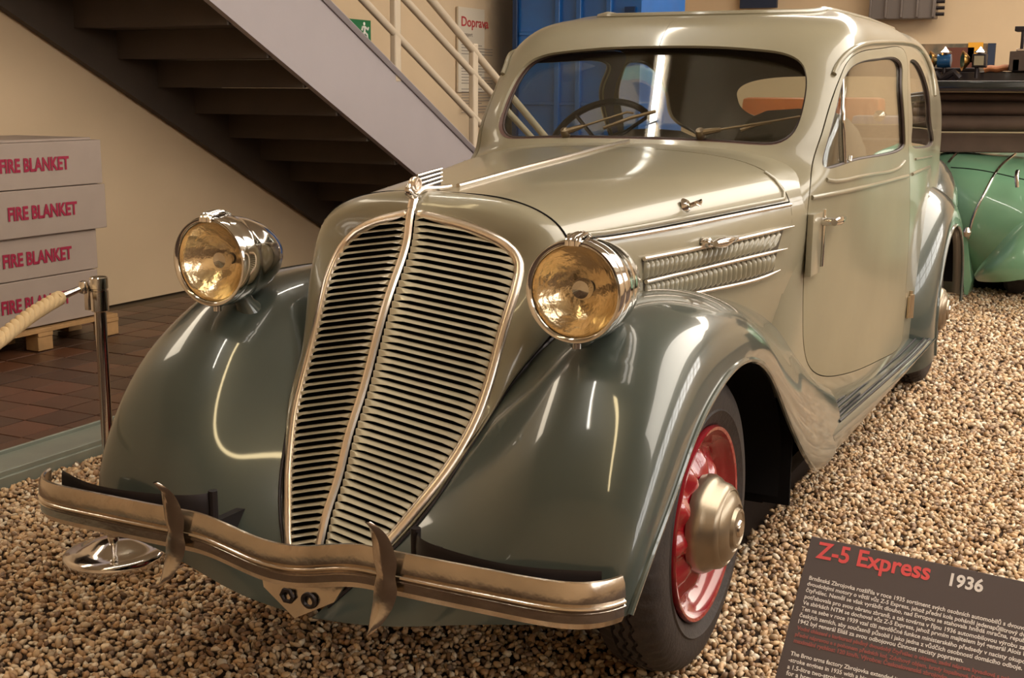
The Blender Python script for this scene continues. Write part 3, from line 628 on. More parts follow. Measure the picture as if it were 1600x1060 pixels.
# bonnet catch and side handle
c0 = on((1070, 322), .0, hood); b = MB().lathe([(0, .012), (.012, .011), (.018, .004), (.02, 0)], c0, (1, -.1, .35), 16).tube([c0+np.array((.01, 0, 0)), c0+np.array((.035, .0, .01))], .006, 8).tube([c0+np.array((.035, -.02, .012)), c0+np.array((.036, .0, .008)), c0+np.array((.035, .02, .014))], [.004, .008, .004], 8)
twin(b.build('bonnet_catch', chrome, car))
c0 = on((1097, 379), .0, hood); b = MB().lathe([(.013, 0), (.013, .02), (.009, .024), (.009, .04)], c0, (1, 0, 0), 16)
c1 = c0+np.array((.04, 0, 0)); b.tube([c1+np.array((0, -.016, 0)), c1, c1+np.array((.006, .03, 0)), c1+np.array((.01, .13, .002)), c1+np.array((.01, .14, .002))], [.008, .012, .014, .007, .003], 12)
twin(b.build('bonnet_handle', chrome, car))
# side louvres and the three trim strips
s1 = hood.px([(1002, 404.5), (1095, 386), (1237, 353)], 40); s2 = hood.px([(1005, 440), (1100, 418), (1226, 388)], 40); s3 = hood.px([(1005, 475), (1099, 454), (1190, 432), (1215, 421)], 40)
for s_ in (s1, s2, s3): strip('louvre_strip', hood, s_, np.concatenate([np.full(34, .0055), np.linspace(.0055, .0015, 6)]), bright, car, 8, .008)
NL = 27
for row, (A, B, x1) in enumerate(((s1, s2, .935), (s2, s3, .92))):
    for k in range(NL):
        f = .03+.89*k/(NL-1); ua = np.array([np.interp(f, np.linspace(0, 1, 40), A[:, i]) for i in (0, 1)]); ub = np.array([np.interp(f-.028, np.linspace(0, 1, 40), B[:, i]) for i in (0, 1)])
        L_ = np.array([ua+(ub-ua)*t for t in (.10, .25, .5, .75, .93)]); Pn_ = hood.fast(L_); Nn = hood.normals(L_)
        prof = [(-.0075, -.002), (-.002, .010), (.004, .013), (.0065, .010), (.0065, -.002)]; hs = [.15, .9, 1, .9, .15]
        V = []; T_ = np.array((0, 1, 0.1))
        for i in range(5):
            for a, bb in prof: V.append(Pn_[i]+T_*a+Nn[i]*(bb*hs[i] if bb > 0 else bb))
        F = [(i*5+j, i*5+(j+1) % 5, (i+1)*5+(j+1) % 5, (i+1)*5+j) for i in range(4) for j in range(5)]+[(4, 3, 2, 1, 0), (20, 21, 22, 23, 24)]
        b = MB().add(V, F); b.mirror() if False else None
        twin(b.build('louvre', upper, car, angle=50))
# sheet behind the louvres, its dark colour paints the shade between the fins
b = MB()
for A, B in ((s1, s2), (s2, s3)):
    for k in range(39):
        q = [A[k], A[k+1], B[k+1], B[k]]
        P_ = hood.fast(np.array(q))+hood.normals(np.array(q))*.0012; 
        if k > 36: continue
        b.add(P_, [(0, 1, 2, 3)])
twin(b.build('louvre_shade_sheet', mat('louvre_shadow_paint', srgb(70, 62, 48), .6), car))

# nose shell between grille outline G and seam H
G = [(0, -.358, 1.095), (.078, -.337, 1.080), (.138, -.323, 1.063), (.188, -.311, 1.040), (.218, -.303, 1.018), (.239, -.309, .99), (.247, -.330, .955), (.248, -.354, .92), (.244, -.389, .86), (.241, -.424, .793), (.237, -.470, .715), (.227, -.515, .652), (.203, -.567, .585), (.174, -.617, .528), (.143, -.661, .474), (.104, -.715, .42), (.05, -.768, .370), (0, -.80, .343)]
H = [(0, -.25, 1.127), (.12, -.25, 1.124), (.20, -.25, 1.112), (.262, -.25, 1.090), (.305, -.25, 1.058), (.328, -.25, 1.015), (.333, -.25, .965), (.329, -.25, .92), (.310, -.25, .865), (.278, -.265, .815), (.264, -.36, .775), (.257, -.44, .722), (.242, -.497, .669), (.212, -.563, .583), (.150, -.660, .473), (.109, -.712, .420), (.052, -.766, .368), (0, -.798, .340)]
Gc = curve(G, 120); Hc = nspl(np.array(H), np.concatenate([[0], np.cumsum((np.linalg.norm(np.diff(np.array(G), axis=0), axis=1)+1e-9)**.8)]), np.interp(np.linspace(0, 1, 120), [0, 1], [0, sum(np.linalg.norm(np.diff(np.array(G), axis=0), axis=1)**.8)]))
kG = np.concatenate([[0], np.cumsum((np.linalg.norm(np.diff(np.array(G), axis=0), axis=1)+1e-9)**.8)]); Gc = nspl(np.array(G), kG, np.linspace(0, kG[-1], 120))
rows = []
for a_, c_ in zip(Gc, Hc):
    d = np.linalg.norm(c_-a_); out = np.array((a_[0]*2.2, -.35, max(a_[2]-.75, 0)*1.6)); out /= np.linalg.norm(out)
    bulge = .24*d*(1 if a_[2] > .8 else max(0, (a_[2]-.5)/.3))
    rows.append([a_, a_*.7+c_*.3+out*bulge*.85, a_*.4+c_*.6+out*bulge*.9, c_])
nose = Surf(np.array(rows)[::5].tolist()+[rows[-1]], 100, 16)
if nose.normals(np.array([[nose.Lu*.25, nose.Lv*.5]]))[0][1] > 0: nose.sgn = -1
grid_mesh(nose, 110, 14, upper, 'nose_shell', car)
# seam line between nose and bonnet
hs = [(hood.Lu*0+.0, v) for v in np.linspace(0, .75, 50)]; strip('bonnet_seam', hood, np.array(hs), .0025, black, car, 6, .0005)

# grille: chrome frame, centre ridge, slats, dark backing
RG = [(0, -.345, 1.128), (0, -.372, 1.090), (0, -.387, 1.036), (0, -.45, .94), (0, -.536, .796), (0, -.578, .722), (0, -.631, .641), (0, -.673, .559), (0, -.709, .508), (0, -.738, .448), (0, -.80, .343)]
zr = np.array([p[2] for p in RG])[::-1]; yr_ = np.array([p[1] for p in RG])[::-1]
def ridge(z): return np.array((0, float(nspl(yr_[:, None], zr, np.array([z]))[0, 0]), z))
grille = empty('grille', (0, 0, 0), car)
go = Gc[np.linspace(0, 118, 100).astype(int)]
def band(P, wdt, name, m, lift=.006):         # rounded flat moulding along a half outline, mirrored
    b = MB(); N_ = len(P); V = []; T_ = np.gradient(P, axis=0); T_ /= np.linalg.norm(T_, axis=1)[:, None]
    for i in range(N_):
        rz = ridge(min(max(P[i][2], .35), 1.1)); inw = rz-P[i]; inw -= T_[i]*(inw@T_[i]); inw /= np.linalg.norm(inw)+1e-9
        nn = np.cross(T_[i], inw); nn = nn*(-1 if nn[1] > 0 else 1)
        for a, hh in ((-.25, -.3), (-.15, .5), (.15, 1), (.6, 1), (.9, .55), (1.05, -.6)): V.append(P[i]+inw*wdt*a+nn*lift*hh)
    F = [(i*6+j, i*6+j+1, (i+1)*6+j+1, (i+1)*6+j) for i in range(N_-1) for j in range(5)]
    b.add(V, F); o = b.build(name, m, grille, angle=70); twin(o); return o
band(go, .019, 'grille_frame', bright)
zz = np.linspace(1.118, .352, 70); b = MB(); P = [ridge(z)+np.array((0, -.004, .002)) for z in zz]; b.tube(P, .0085, 8, up=(1, 0, 0)); b.build('centre_bar', bright, grille)
Px = [(0, y, z) for y, z in ((-.372, 1.100), (-.362, 1.122), (-.335, 1.138), (-.30, 1.139), (-.24, 1.137), (-.20, 1.138))]
MB().tube(curve(Px, 20), np.linspace(.010, .005, 20), 8).build('centre_bar_top', bright, grille)
# outline lookup: the point of the outline met by a slat leaving the ridge at z
gz = Gc[:, 2]; imax = int(np.argmax(Gc[:, 0]))
def outpt(z):
    # outline from the widest point downwards, and the upper arc for the first slats
    i = np.argmin(np.abs(gz[:]-z)); seg_ = Gc; k = np.where((gz[:-1]-z)*(gz[1:]-z) <= 0)[0]
    k = k[-1] if len(k) else i; t = (z-gz[k])/(gz[k+1]-gz[k]+1e-12); return Gc[k]*(1-t)+Gc[k+1]*t
NS = 51
for sgn in (1, -1):
    for k in range(NS):
        z0 = 1.082-.0137*k
        if z0 < .40: continue
        A = ridge(z0)+np.array((.007, .001, 0)); sl_ = float(np.interp(z0, [.42, .66, .75, 1.0, 1.08], [.34, .28, .25, .17, .15])); B = outpt(z0-.02)
        for _ in range(12): B = .5*B+.5*outpt(max(z0-sl_*B[0], .352))
        if B[0] < .035: continue
        d = B-A; L = np.linalg.norm(d); d /= L; B = B-d*.010; A = A+d*.002
        V = []; n_ = 9
        for i in range(n_):
            t = [0, .03, .08, .16, .5, .84, .92, .97, 1][i]; c = A+(B-A)*t; fl = [1.0, .90, .58, .34, .29, .34, .58, .90, 1.0][i]; hh = .0137*fl
            # a blade leaning forward at its foot: face, folded lip and back
            V += [c+np.array((0, .002, .0066)), c+np.array((0, .002-.008*(1.15-fl), .0066-hh)), c+np.array((0, .010-.004*(1.15-fl), .0066-hh+.001)), c+np.array((0, .010, .0066))]
        V = np.array(V); V[:, 0] *= sgn
        F = [(i*4+j, i*4+(j+1) % 4, (i+1)*4+(j+1) % 4, (i+1)*4+j) for i in range(n_-1) for j in range(4)]+[(3, 2, 1, 0), (32, 33, 34, 35)]
        MB().add(V, F).build('slat', slatp, grille, angle=50)
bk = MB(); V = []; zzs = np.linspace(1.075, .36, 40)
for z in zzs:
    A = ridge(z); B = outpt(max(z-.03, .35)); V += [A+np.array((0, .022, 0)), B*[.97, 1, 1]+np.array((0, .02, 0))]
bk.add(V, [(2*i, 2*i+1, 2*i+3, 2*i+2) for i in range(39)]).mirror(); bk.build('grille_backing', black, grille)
# bonnet ornament: winged badge
orn = empty('bonnet_ornament', (0, -.36, 1.13), car); oy, oz = -.352, 1.150
MB().box((0, oy+.055, oz+.007), (.003, .10, .034), Matrix.Rotation(.09, 3, 'X')).build('wing_plate', dark, orn)
for k in range(4): MB().tube([(0, oy+.004, oz+.020-k*.0095), (0, oy+.06, oz+.0255-k*.0093), (0, oy+.112, oz+.030-k*.0090)], [.0036, .0036, .0030], 8).build('wing_bar', chrome, orn)
for sx_ in (1, -1): MB().lathe([(0, .008), (.006, .008), (.007, .005), (.010, .005), (.011, .009), (.014, .009), (.0165, .004), (.017, 0)], (0, oy-.004, oz+.002), (sx_, 0, 0), 28).build('badge', bright, orn)
MB().tube(curve([(0, oy-.030, oz+.004), (0, oy-.034, oz-.010), (0, oy-.022, oz-.020), (0, oy-.006, oz-.024), (0, oy+.010, oz-.022)], 12), [.004, .006, .008, .009, .010, .010, .010, .010, .009, .008, .007, .005], 10).tube([(0, oy-.004, oz-.018), (0, oy-.006, oz-.040)], [.011, .006], 10).tube([(0, oy+.006, oz-.020), (0, oy+.022, oz-.030)], [.007, .004], 8).build('ornament_foot', chrome, orn)

# wings
FR = [
 [(.015, -.795, .315), (.17, -.785, .325), (.34, -.755, .35), (.50, -.735, .375), (.61, -.718, .395), (.652, -.69, .41)],
 [(.150, -.664, .465), (.26, -.69, .468), (.40, -.712, .478), (.53, -.708, .49), (.64, -.688, .50), (.665, -.635, .495)],
 [(.213, -.556, .592), (.295, -.592, .602), (.41, -.635, .618), (.54, -.640, .63), (.655, -.605, .632), (.672, -.52, .60)],
 [(.257, -.432, .722), (.33, -.485, .735), (.43, -.535, .75), (.55, -.535, .76), (.652, -.495, .745), (.672, -.40, .69)],
 [(.285, -.25, .815), (.36, -.34, .852), (.45, -.39, .868), (.56, -.385, .866), (.645, -.345, .815), (.666, -.25, .742)],
 [(.345, -.03, .868), (.41, -.10, .907), (.485, -.13, .914), (.57, -.14, .893), (.635, -.12, .842), (.658, -.07, .762)],
 [(.405, .24, .860), (.46, .20, .872), (.525, .17, .868), (.59, .16, .84), (.635, .155, .785), (.650, .13, .728)],
 [(.475, .54, .795), (.515, .49, .79), (.56, .45, .765), (.605, .42, .722), (.635, .37, .67), (.643, .31, .635)],
 [(.527, .80, .675), (.55, .74, .66), (.58, .68, .63), (.61, .63, .585), (.632, .56, .53), (.638, .49, .50)],
 [(.556, 1.02, .525), (.582, .97, .50), (.610, .91, .455), (.636, .82, .40), (.652, .73, .355), (.650, .655, .36)],
 [(.572, 1.30, .405), (.60, 1.26, .382), (.63, 1.19, .345), (.653, 1.07, .305), (.660, .95, .275), (.645, .82, .272)],
]
fen = Surf(FR, 110, 60)
if fen.normals(np.array([[fen.Lu*.45, fen.Lv*.5]]))[0][2] < 0: fen.sgn = -1
def wing(S, name, nu, nv):
    o = grid_mesh(S, nu, nv, fendp, name, car, mirror=False, t=.004)
    e_ = np.array([(u, S.Lv) for u in np.linspace(0, S.Lu, 120)]); P = S.fast(e_)
    b = MB().tube(P, .0075, 8); lp = b.build('wing_lip', fendp, o)
    d = o.data.copy(); d.transform(Matrix.Scale(-1, 4, (1, 0, 0))); d.flip_normals(); o2 = put(d, name, car); d = lp.data.copy(); d.transform(Matrix.Scale(-1, 4, (1, 0, 0))); d.flip_normals(); put(d, 'wing_lip', o2)
    return o
wing(fen, 'front_wing', 150, 70)
e_ = np.array([(u, .004) for u in np.linspace(.02, fen.Lu*.40, 120)]); strip('wing_piping', fen, e_, .004, dark, car, 6, .001)
# inner wheel house, dark
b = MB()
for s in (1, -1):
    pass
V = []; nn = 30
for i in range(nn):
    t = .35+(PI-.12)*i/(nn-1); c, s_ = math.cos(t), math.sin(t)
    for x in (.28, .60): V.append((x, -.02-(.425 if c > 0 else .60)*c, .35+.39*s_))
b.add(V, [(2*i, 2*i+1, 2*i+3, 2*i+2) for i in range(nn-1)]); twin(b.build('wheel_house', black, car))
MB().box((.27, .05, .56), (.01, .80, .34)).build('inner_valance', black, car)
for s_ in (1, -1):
    MB().box((.45*s_, .60, .38), (.35, .01, .30)).build('arch_shade_sheet', black, car)  # added black sheet, paints the shade in the arch behind the front wheel
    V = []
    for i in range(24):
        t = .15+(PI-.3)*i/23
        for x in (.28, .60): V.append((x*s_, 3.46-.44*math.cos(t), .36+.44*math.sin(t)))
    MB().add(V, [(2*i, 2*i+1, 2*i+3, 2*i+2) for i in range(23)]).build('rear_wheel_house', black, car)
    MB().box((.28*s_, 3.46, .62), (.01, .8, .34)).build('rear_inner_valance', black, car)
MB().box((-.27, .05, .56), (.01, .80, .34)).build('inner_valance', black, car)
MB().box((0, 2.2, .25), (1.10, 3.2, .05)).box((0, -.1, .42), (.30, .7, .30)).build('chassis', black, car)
# badge under the grille
b = MB(); vtx = [(-.10, -.80, .40), (.10, -.80, .40), (.085, -.812, .37), (0, -.826, .325), (-.085, -.812, .37)]
b.prism(vtx, (0, -1, 0), .006); b.build('lower_badge_plate', oldchrome, grille, angle=30)
for cx_ in (-.022, .03): MB().lathe([(.017, 0), (.017, .006), (.011, .007), (.010, .002)], (cx_, -.822, .366), (0, -1, -.1), 6 if cx_ < 0 else 20).build('badge_ring', dark, grille)

# running boards
RB = []
for y in np.linspace(1.02, 3.12, 9):
    f = (y-.84)/2.28; z = .350-.052*min(1, (y-1.02)/1.5); lo = .262
    RB.append([(.545, y, z+.012), (.575, y, z+.003), (.605, y, z-.003), (.632, y, z-.006), (.646, y, z-.018), (.653, y, (z+lo)/2+.004), (.648, y, lo+.008), (.636, y, lo)])
rb = Surf(RB, 50, 40)
if rb.normals(np.array([[rb.Lu*.5, .03]]))[0][2] < 0: rb.sgn = -1
grid_mesh(rb, 60, 26, fendp, 'running_board', car, mirror=False, pair=True)
def rbuv(y, x):
    h = rb.cast((x, y, 2), (0, 0, -1)); return h
for xs, ya_, yb_ in ((.572, 1.22, 1.55), (.586, 1.25, 3.05), (.604, 1.20, 1.62), (.618, 1.12, 3.08), (.634, 1.16, 3.06)):
    L = [rbuv(y, xs) for y in np.linspace(ya_, yb_, 24)]; L = np.array([q for q in L if q is not None])
    if len(L) > 3: strip('tread_strip', rb, L, .0045, boardm, car, 6, .003)

# rear wings
RR = []
for a in np.linspace(-.42, PI*1.02, 12):
    c, s_ = math.cos(a), math.sin(a); cy_, cz_ = 3.46, .36
    def q(x, ro): return (x, cy_-ro*c*(1.05 if c > 0 else 1.05+.30*min(1, (ro-.38)/.15)*(-c)**.5), cz_+ro*s_*(1.02-.02*min(1, (ro-.38)/.15)))
    RR.append([q(.50, .58), q(.545, .56), q(.585, .535), (q(.622, .495)), q(.645, .44), q(.650, .385)])
rw = Surf(RR, 60, 30)
if rw.normals(np.array([[rw.Lu*.5, rw.Lv*.3]]))[0][2] < 0: rw.sgn = -1
wing(rw, 'rear_wing', 70, 30)

fl_ = MB()
_V = []; _n = 28
for i in range(_n//2+1):
    ph = -PI/2+PI*i/(_n//2)
    for k in range(_n):
        t = 2*PI*k/_n; _V.append((.395+.185*math.cos(ph)*math.cos(t), 3.98+.42*math.cos(ph)*math.sin(t), .80+.262*math.sin(ph)))
fl_.add(_V, [(i*_n+k, i*_n+(k+1) % _n, (i+1)*_n+(k+1) % _n, (i+1)*_n+k) for i in range(_n//2) for k in range(_n)]); twin(fl_.build('rear_flank', fendp, car))
# wheels
def wheel(x, y, s, name='wheel'):
    R = .357; wh = empty(name, (x, y, R), car); ax = (s, 0, 0); c = (x, y, R)
    prof = [(.235, -.165), (.262, -.172), (.300, -.170), (.330, -.158), (.345, -.146), (.352, -.128), (.3545, -.112), (.346, -.110), (.346, -.104), (.356, -.102), (.357, -.090), (.348, -.088), (.348, -.082), (.357, -.080), (.357, -.068), (.348, -.066), (.348, -.060), (.3555, -.058), (.3545, -.044), (.352, -.034), (.345, -.018), (.330, -.006), (.300, .004), (.272, .004), (.268, .0075), (.262, .003), (.240, -.006), (.233, -.012), (.228, -.02)]
    prof = [(r, h+.0) for r, h in prof]
    def mod(i, k, r, z):
        if i in (4, 5, 19, 20): r = r-(.006 if k % 3 == 0 else 0)
        if 9 <= i <= 17: z = z+.004*(1 if (k//2) % 2 else -1)
        return r, z
    MB().lathe(prof, c, ax, 180, mod).build('tyre', rubber, wh, angle=35)
    rim = [(.228, -.02), (.234, -.004), (.230, .004), (.222, .002), (.218, -.012), (.210, -.022), (.200, -.030), (.196, -.042), (.186, -.046), (.17, -.038), (.15, -.026), (.13, -.016), (.11, -.010), (.09, -.006), (.06, -.004), (0, -.004)]
    def rmod(i, k, r, z):
        if 8 <= i <= 12: z = z+.012*math.sin(k/96*2*PI*10)*(1-.3*abs(i-10))
        return r, z
    MB().lathe(rim, c, ax, 96, rmod).build('rim', redp, wh, angle=50)
    hub = [(.118, -.014), (.118, .006), (.112, .018), (.104, .028), (.100, .044), (.092, .054), (.088, .056), (.086, .053), (.078, .062), (.062, .070), (.056, .072), (.054, .068), (.050, .069), (.046, .078), (.040, .080), (.036, .077), (.026, .078), (.012, .081), (0, .081)]
    MB().lathe(hub, c, ax, 64).build('hub_cap', hubm, wh, angle=30)
    MB().lathe([(0, .085), (.018, .085), (.020, .083), (.022, .078)], c, ax, 20).build('hub_badge', oldchrome, wh)
    return wh
wheel(.577, 0, 1); wheel(-.577, 0, -1)
W = wheel(.577, 3.42, 1); wheel(-.577, 3.42, -1)

# headlamps
lampglass = glass('lamp_glass', (1, .98, .93), 1.0, 1.5)
refl = mat('lamp_reflector', (.97, .86, .66), .20, 1, bump=.3, bscale=35)
for s in (1, -1):
    c = np.array((.450*s, -.510, .969)); hl = empty('headlamp', tuple(c-np.array((0, 0, .12))), car); R = .0955
    shell = [(R+.004, .0), (R+.007, .012), (R+.008, .03), (R+.009, .05), (R+.0045, .056), (R+.0035, .075), (R-.001, .105), (R-.012, .145), (R-.029, .182), (R-.05, .212), (R-.07, .230), (R-.086, .240), (0, .243)]
    shell = [(max(r, 0), h) for r, h in shell]
    MB().lathe(shell, c, (0, 1, 0), 72).build('lamp_shell', chrome, hl, angle=60)
    MB().lathe([(R-.004, .0), (R, -.006), (R+.005, -.006), (R+.0075, 0), (R+.008, .014), (R+.006, .02)], c, (0, 1, 0), 72).build('lamp_rim', chrome, hl, angle=60)
    para = [(R-.004, .004)]+[(R*t, .004+.075*(1-t*t)) for t in (.95, .9, .8, .7, .6, .5, .4, .3, .2, .14)]
    MB().lathe(para, c, (0, 1, 0), 64).build('reflector', refl, hl, angle=80)
    MB().lathe([(0, .03), (.018, .032), (.022, .04), (.022, .05), (.012, .055), (.010, .08)], c, (0, 1, 0), 24).build('bulb_shield', chrome, hl)
    MB().lathe([(.010, 0), (.012, .004), (.010, .012), (0, .014)], c+np.array((0, .02, -.042)), (0, 1, 0), 16).build('side_bulb', lampglass, hl)
    # lens with moulded flutes
    V = []; nr, na = 12, 96
    for i in range(nr+1):
        r = (R-.002)*i/nr
        for k in range(na):
            t = 2*PI*k/na; x, z = r*math.cos(t), r*math.sin(t); fl = .0011*math.sin(x*520) if r > .03 and z > -.055 and z < .03 else 0
            V.append(c+np.array((x, -.001-.010*(1-(r/R)**2)+fl, z)))
    F = [(i*na+k, i*na+(k+1) % na, (i+1)*na+(k+1) % na, (i+1)*na+k) for i in range(nr) for k in range(na)]
    MB().add(V, F).build('lens', lampglass, hl, angle=60)
    b = MB()
    for dx, w2 in ((-.011, .0045), (0, .006), (.011, .0045)):
        b.tube(curve([c+np.array((dx, -.010, R-.004)), c+np.array((dx, -.008, R+.007)), c+np.array((dx*.9, .012, R+.014)), c+np.array((dx*.7, .04, R+.016)), c+np.array((dx*.2, .075, R+.006))], 14), np.linspace(w2*1.2, w2*.6, 14), 8)
    b.build('lamp_clip', chrome, hl)
    b = MB().tube([c+np.array((-.01*s, .085, -R+.02)), c+np.array((-.015*s, .10, -R-.01)), c+np.array((-.02*s, .12, -R-.05))], [.020, .022, .045], 14); b.build('lamp_mount', fendp, hl)
    MB().lathe([(0, -.01), (.009, -.008), (.009, .004)], c+np.array((0, .02, -R-.012)), (0, 0, 1), 10).build('rim_screw', chrome, hl)

# bumper
bump = empty('front_bumper', (0, -.88, .45), car)
half = curve([(0, -.872), (.10, -.876), (.22, -.880), (.36, -.882), (.48, -.881), (.57, -.878), (.615, -.868), (.645, -.850), (.665, -.825), (.676, -.800)], 44)
full_ = [(-x, y) for x, y in half[::-1]]+[(x, y) for x, y in half[1:]]
Zc = lambda x: .487-.034*(.5+.5*math.cos(PI*min(1, abs(x)/.215)))
prof = [(.0, .043), (.0045, .042), (.010, .030), (.012, .006), (.009, .002), (.014, -.001), (.015, -.004), (.010, -.007), (.014, -.010), (.014, -.013), (.009, -.016), (.010, -.030), (.004, -.042), (0, -.043), (-.003, -.040), (-.001, -.010), (.000, .010), (-.003, .040)]
V = []; F = []; FQ = np.array(full_); T_ = np.gradient(FQ, axis=0); T_ /= np.linalg.norm(T_, axis=1)[:, None]; npf = len(prof)
for i, (x, y) in enumerate(full_):
    nx, ny = T_[i][1], -T_[i][0]
    for o_, h_ in prof: V.append((x+nx*o_, y+ny*o_, Zc(x)+h_))
for i in range(len(full_)-1):
    for j in range(npf): F.append((i*npf+j, i*npf+(j+1) % npf, (i+1)*npf+(j+1) % npf, (i+1)*npf+j))
F += [tuple(range(npf)), tuple(range((len(full_)-1)*npf+npf-1, (len(full_)-1)*npf-1, -1))]
MB().add(V, F).build('bumper_bar', oldchrome, bump, angle=28)
for s in (1, -1):
    path = curve([(-.928, .596), (-.912, .572), (-.905, .54), (-.903, .50), (-.903, .47), (-.905, .44), (-.915, .41), (-.930, .382)], 30); V = []; F = []
    for i, (y, z) in enumerate(path):
        t = i/29; wd_ = .0265*math.sin(PI*min(max(t, .015), .985))**.55*(1-.25*math.exp(-((t-.5)/.08)**2)); x0 = .246*s-.006+.020*(math.sin(PI*t)**.8)
        for a, b_ in ((-1, 0), (-.55, -.006), (0, -.0095), (.6, -.005), (1, 0), (.5, .003), (-.5, .003)): V.append((x0+a*wd_, y+b_, z))
    F = [(i*7+j, i*7+(j+1) % 7, (i+1)*7+(j+1) % 7, (i+1)*7+j) for i in range(29) for j in range(7)]
    MB().add(V, F).build('overrider', oldchrome, bump, angle=35)
    b = MB()
    arm = curve([(.64*s, -.80), (.50*s, -.845), (.36*s, -.835), (.27*s, -.800), (.245*s, -.765)], 24)
    b.tube([(x, y, .50) for x, y in arm], .030, 8, sx=.12, up=(0, 0, 1))
    b.tube([(.245*s, -.772, .535), (.245*s, -.772, .44)], .010, 10); b.box((.245*s, -.70, .45), (.02, .14, .04))
    b.build('bumper_bracket', dark, bump, angle=30)

# wipers
wipm = mat('dull_metal', srgb(120, 106, 86), .35, .9)
def wiper(piv, elbow, tip, b0, b1):
    wp = empty('wiper', tuple(on(piv)), car); P0, P1, P2 = on(piv, .012), on(elbow, .02), on(tip, .014)
    MB().lathe([(0, .024), (.012, .022), (.015, .010), (.014, -.006)], on(piv), (0, -.6, .8), 16).tube([P0, P0+(P1-P0)*.18, P0+(P1-P0)*.3], [.011, .009, .006], 8).build('wiper_pivot', wipm, wp)
    MB().tube([P0, P1, P2], .0035, 8).build('wiper_arm', wipm, wp)
    A, B = on(b0, .008), on(b1, .008); MB().tube([A, (A+B)/2+np.array((0, -.004, .004)), B], .0055, 8).build('wiper_blade', wipm, wp)
wiper((1095, 212), (1205, 196), (1250, 186), (1158, 206), (1206, 193))
wiper((884, 211), (983, 181), (992, 181), (944, 203), (1026, 176))

# interior
intr = empty('cabin_interior', (0, 2, .5), car)
MB().box((0, 2.4, .36), (1.02, 3.0, .06)).build('cabin_floor', dark, intr, smooth=False)
MB().box((0, 1.15, 1.07), (.98, .22, .14)).box((0, 1.02, 1.14), (.92, .25, .03)).build('dashboard', head, intr, bevel=.01)
def superell(c, r, p=.5, n=24):
    V = []
    f = lambda v, e_: math.copysign(abs(v)**e_, v)
    for i in range(n//2+1):
        ph = -PI/2+PI*i/(n//2)
        for k in range(n):
            t = 2*PI*k/n; V.append((c[0]+r[0]*f(math.cos(ph), p)*f(math.cos(t), p), c[1]+r[1]*f(math.cos(ph), p)*f(math.sin(t), p), c[2]+r[2]*f(math.sin(ph), p)))
    return V, [(i*n+k, i*n+(k+1) % n, (i+1)*n+(k+1) % n, (i+1)*n+k) for i in range(n//2) for k in range(n)]
def seatobj(x, y, w_, zt, name='front_seat'):
    st = empty(name, (x, y, .4), intr)
    MB().add(*superell((x, y-.30, .58), (w_/2, .30, .14))).build('seat_cushion', seatm, st)
    MB().add(*superell((x, y+.03, (.5+zt)/2), (w_/2, .12, (zt-.5)/2), .6)).build('seat_back', seatm, st)
seatobj(.28, 1.85, .52, 1.30); seatobj(-.27, 1.80, .50, 1.22); seatobj(0, 3.1, 1.02, 1.04, 'rear_seat')
sw = empty('steering_wheel', (-.32, 1.45, 1.1), intr); c = np.array((-.30, 1.42, 1.16)); ax = np.array((0, -.80, .60)); ax = ax/np.linalg.norm(ax)*-1
a1_ = np.array((1., 0, 0)); b1_ = np.cross(ax, a1_)
MB().tube([c+.20*(math.cos(t)*a1_+math.sin(t)*b1_) for t in np.linspace(0, 2*PI, 48, endpoint=False)], .012, 8, closed=True).build('steering_rim', dark, sw)
b = MB().lathe([(0, -.02), (.03, -.015), (.035, .01), (0, .015)], c, ax, 16)
for k in range(4): t = PI/4+k*PI/2; b.tube([c, c+.20*(math.cos(t)*a1_+math.sin(t)*b1_)], .007, 6)
b.tube([c, c+ax*.5], .018, 8); b.build('steering_spokes', dark, sw)
MB().box((0, 3.78, 1.12), (.9, .35, .03)).build('parcel_shelf', head, intr, smooth=False)

# ------------------------------------------------------------------ THINGS ON THE LEFT
card = mat('grey_carton', srgb(170, 153, 142), .7, var=.05, vscale=6); magenta = mat('crimson_print', srgb(160, 20, 62), .6); wood = mat('pallet_wood', srgb(190, 148, 98), .7, var=.3, vscale=9)
X0 = -3.70
def pz(px, py): p = at((px, py), x=X0); return p[1], p[2]
bxs = [  # right end pixel (top, bottom), text start pixel, tilt
 ((157, 222), (157, 284), (-1, 271), .0, 'topmost white grey carton of the stack, lettered FIRE BLANKET'),
 ((160, 290), (160, 354), (12, 346), .018, 'second carton from the top, pushed out to the right, lettered FIRE BLANKET'),
 ((152, 360), (153, 418), (4, 420), -.01, 'third carton from the top of the FIRE BLANKET stack'),
 ((152, 420), (152, 488), (2, 493), .0, 'lowest carton, standing on the wooden pallet behind the rope')]
zt = None; zz_ = [pz(150, 218)[1], pz(155, 287)[1], pz(152, 357)[1], pz(152, 420)[1], pz(152, 492)[1]]
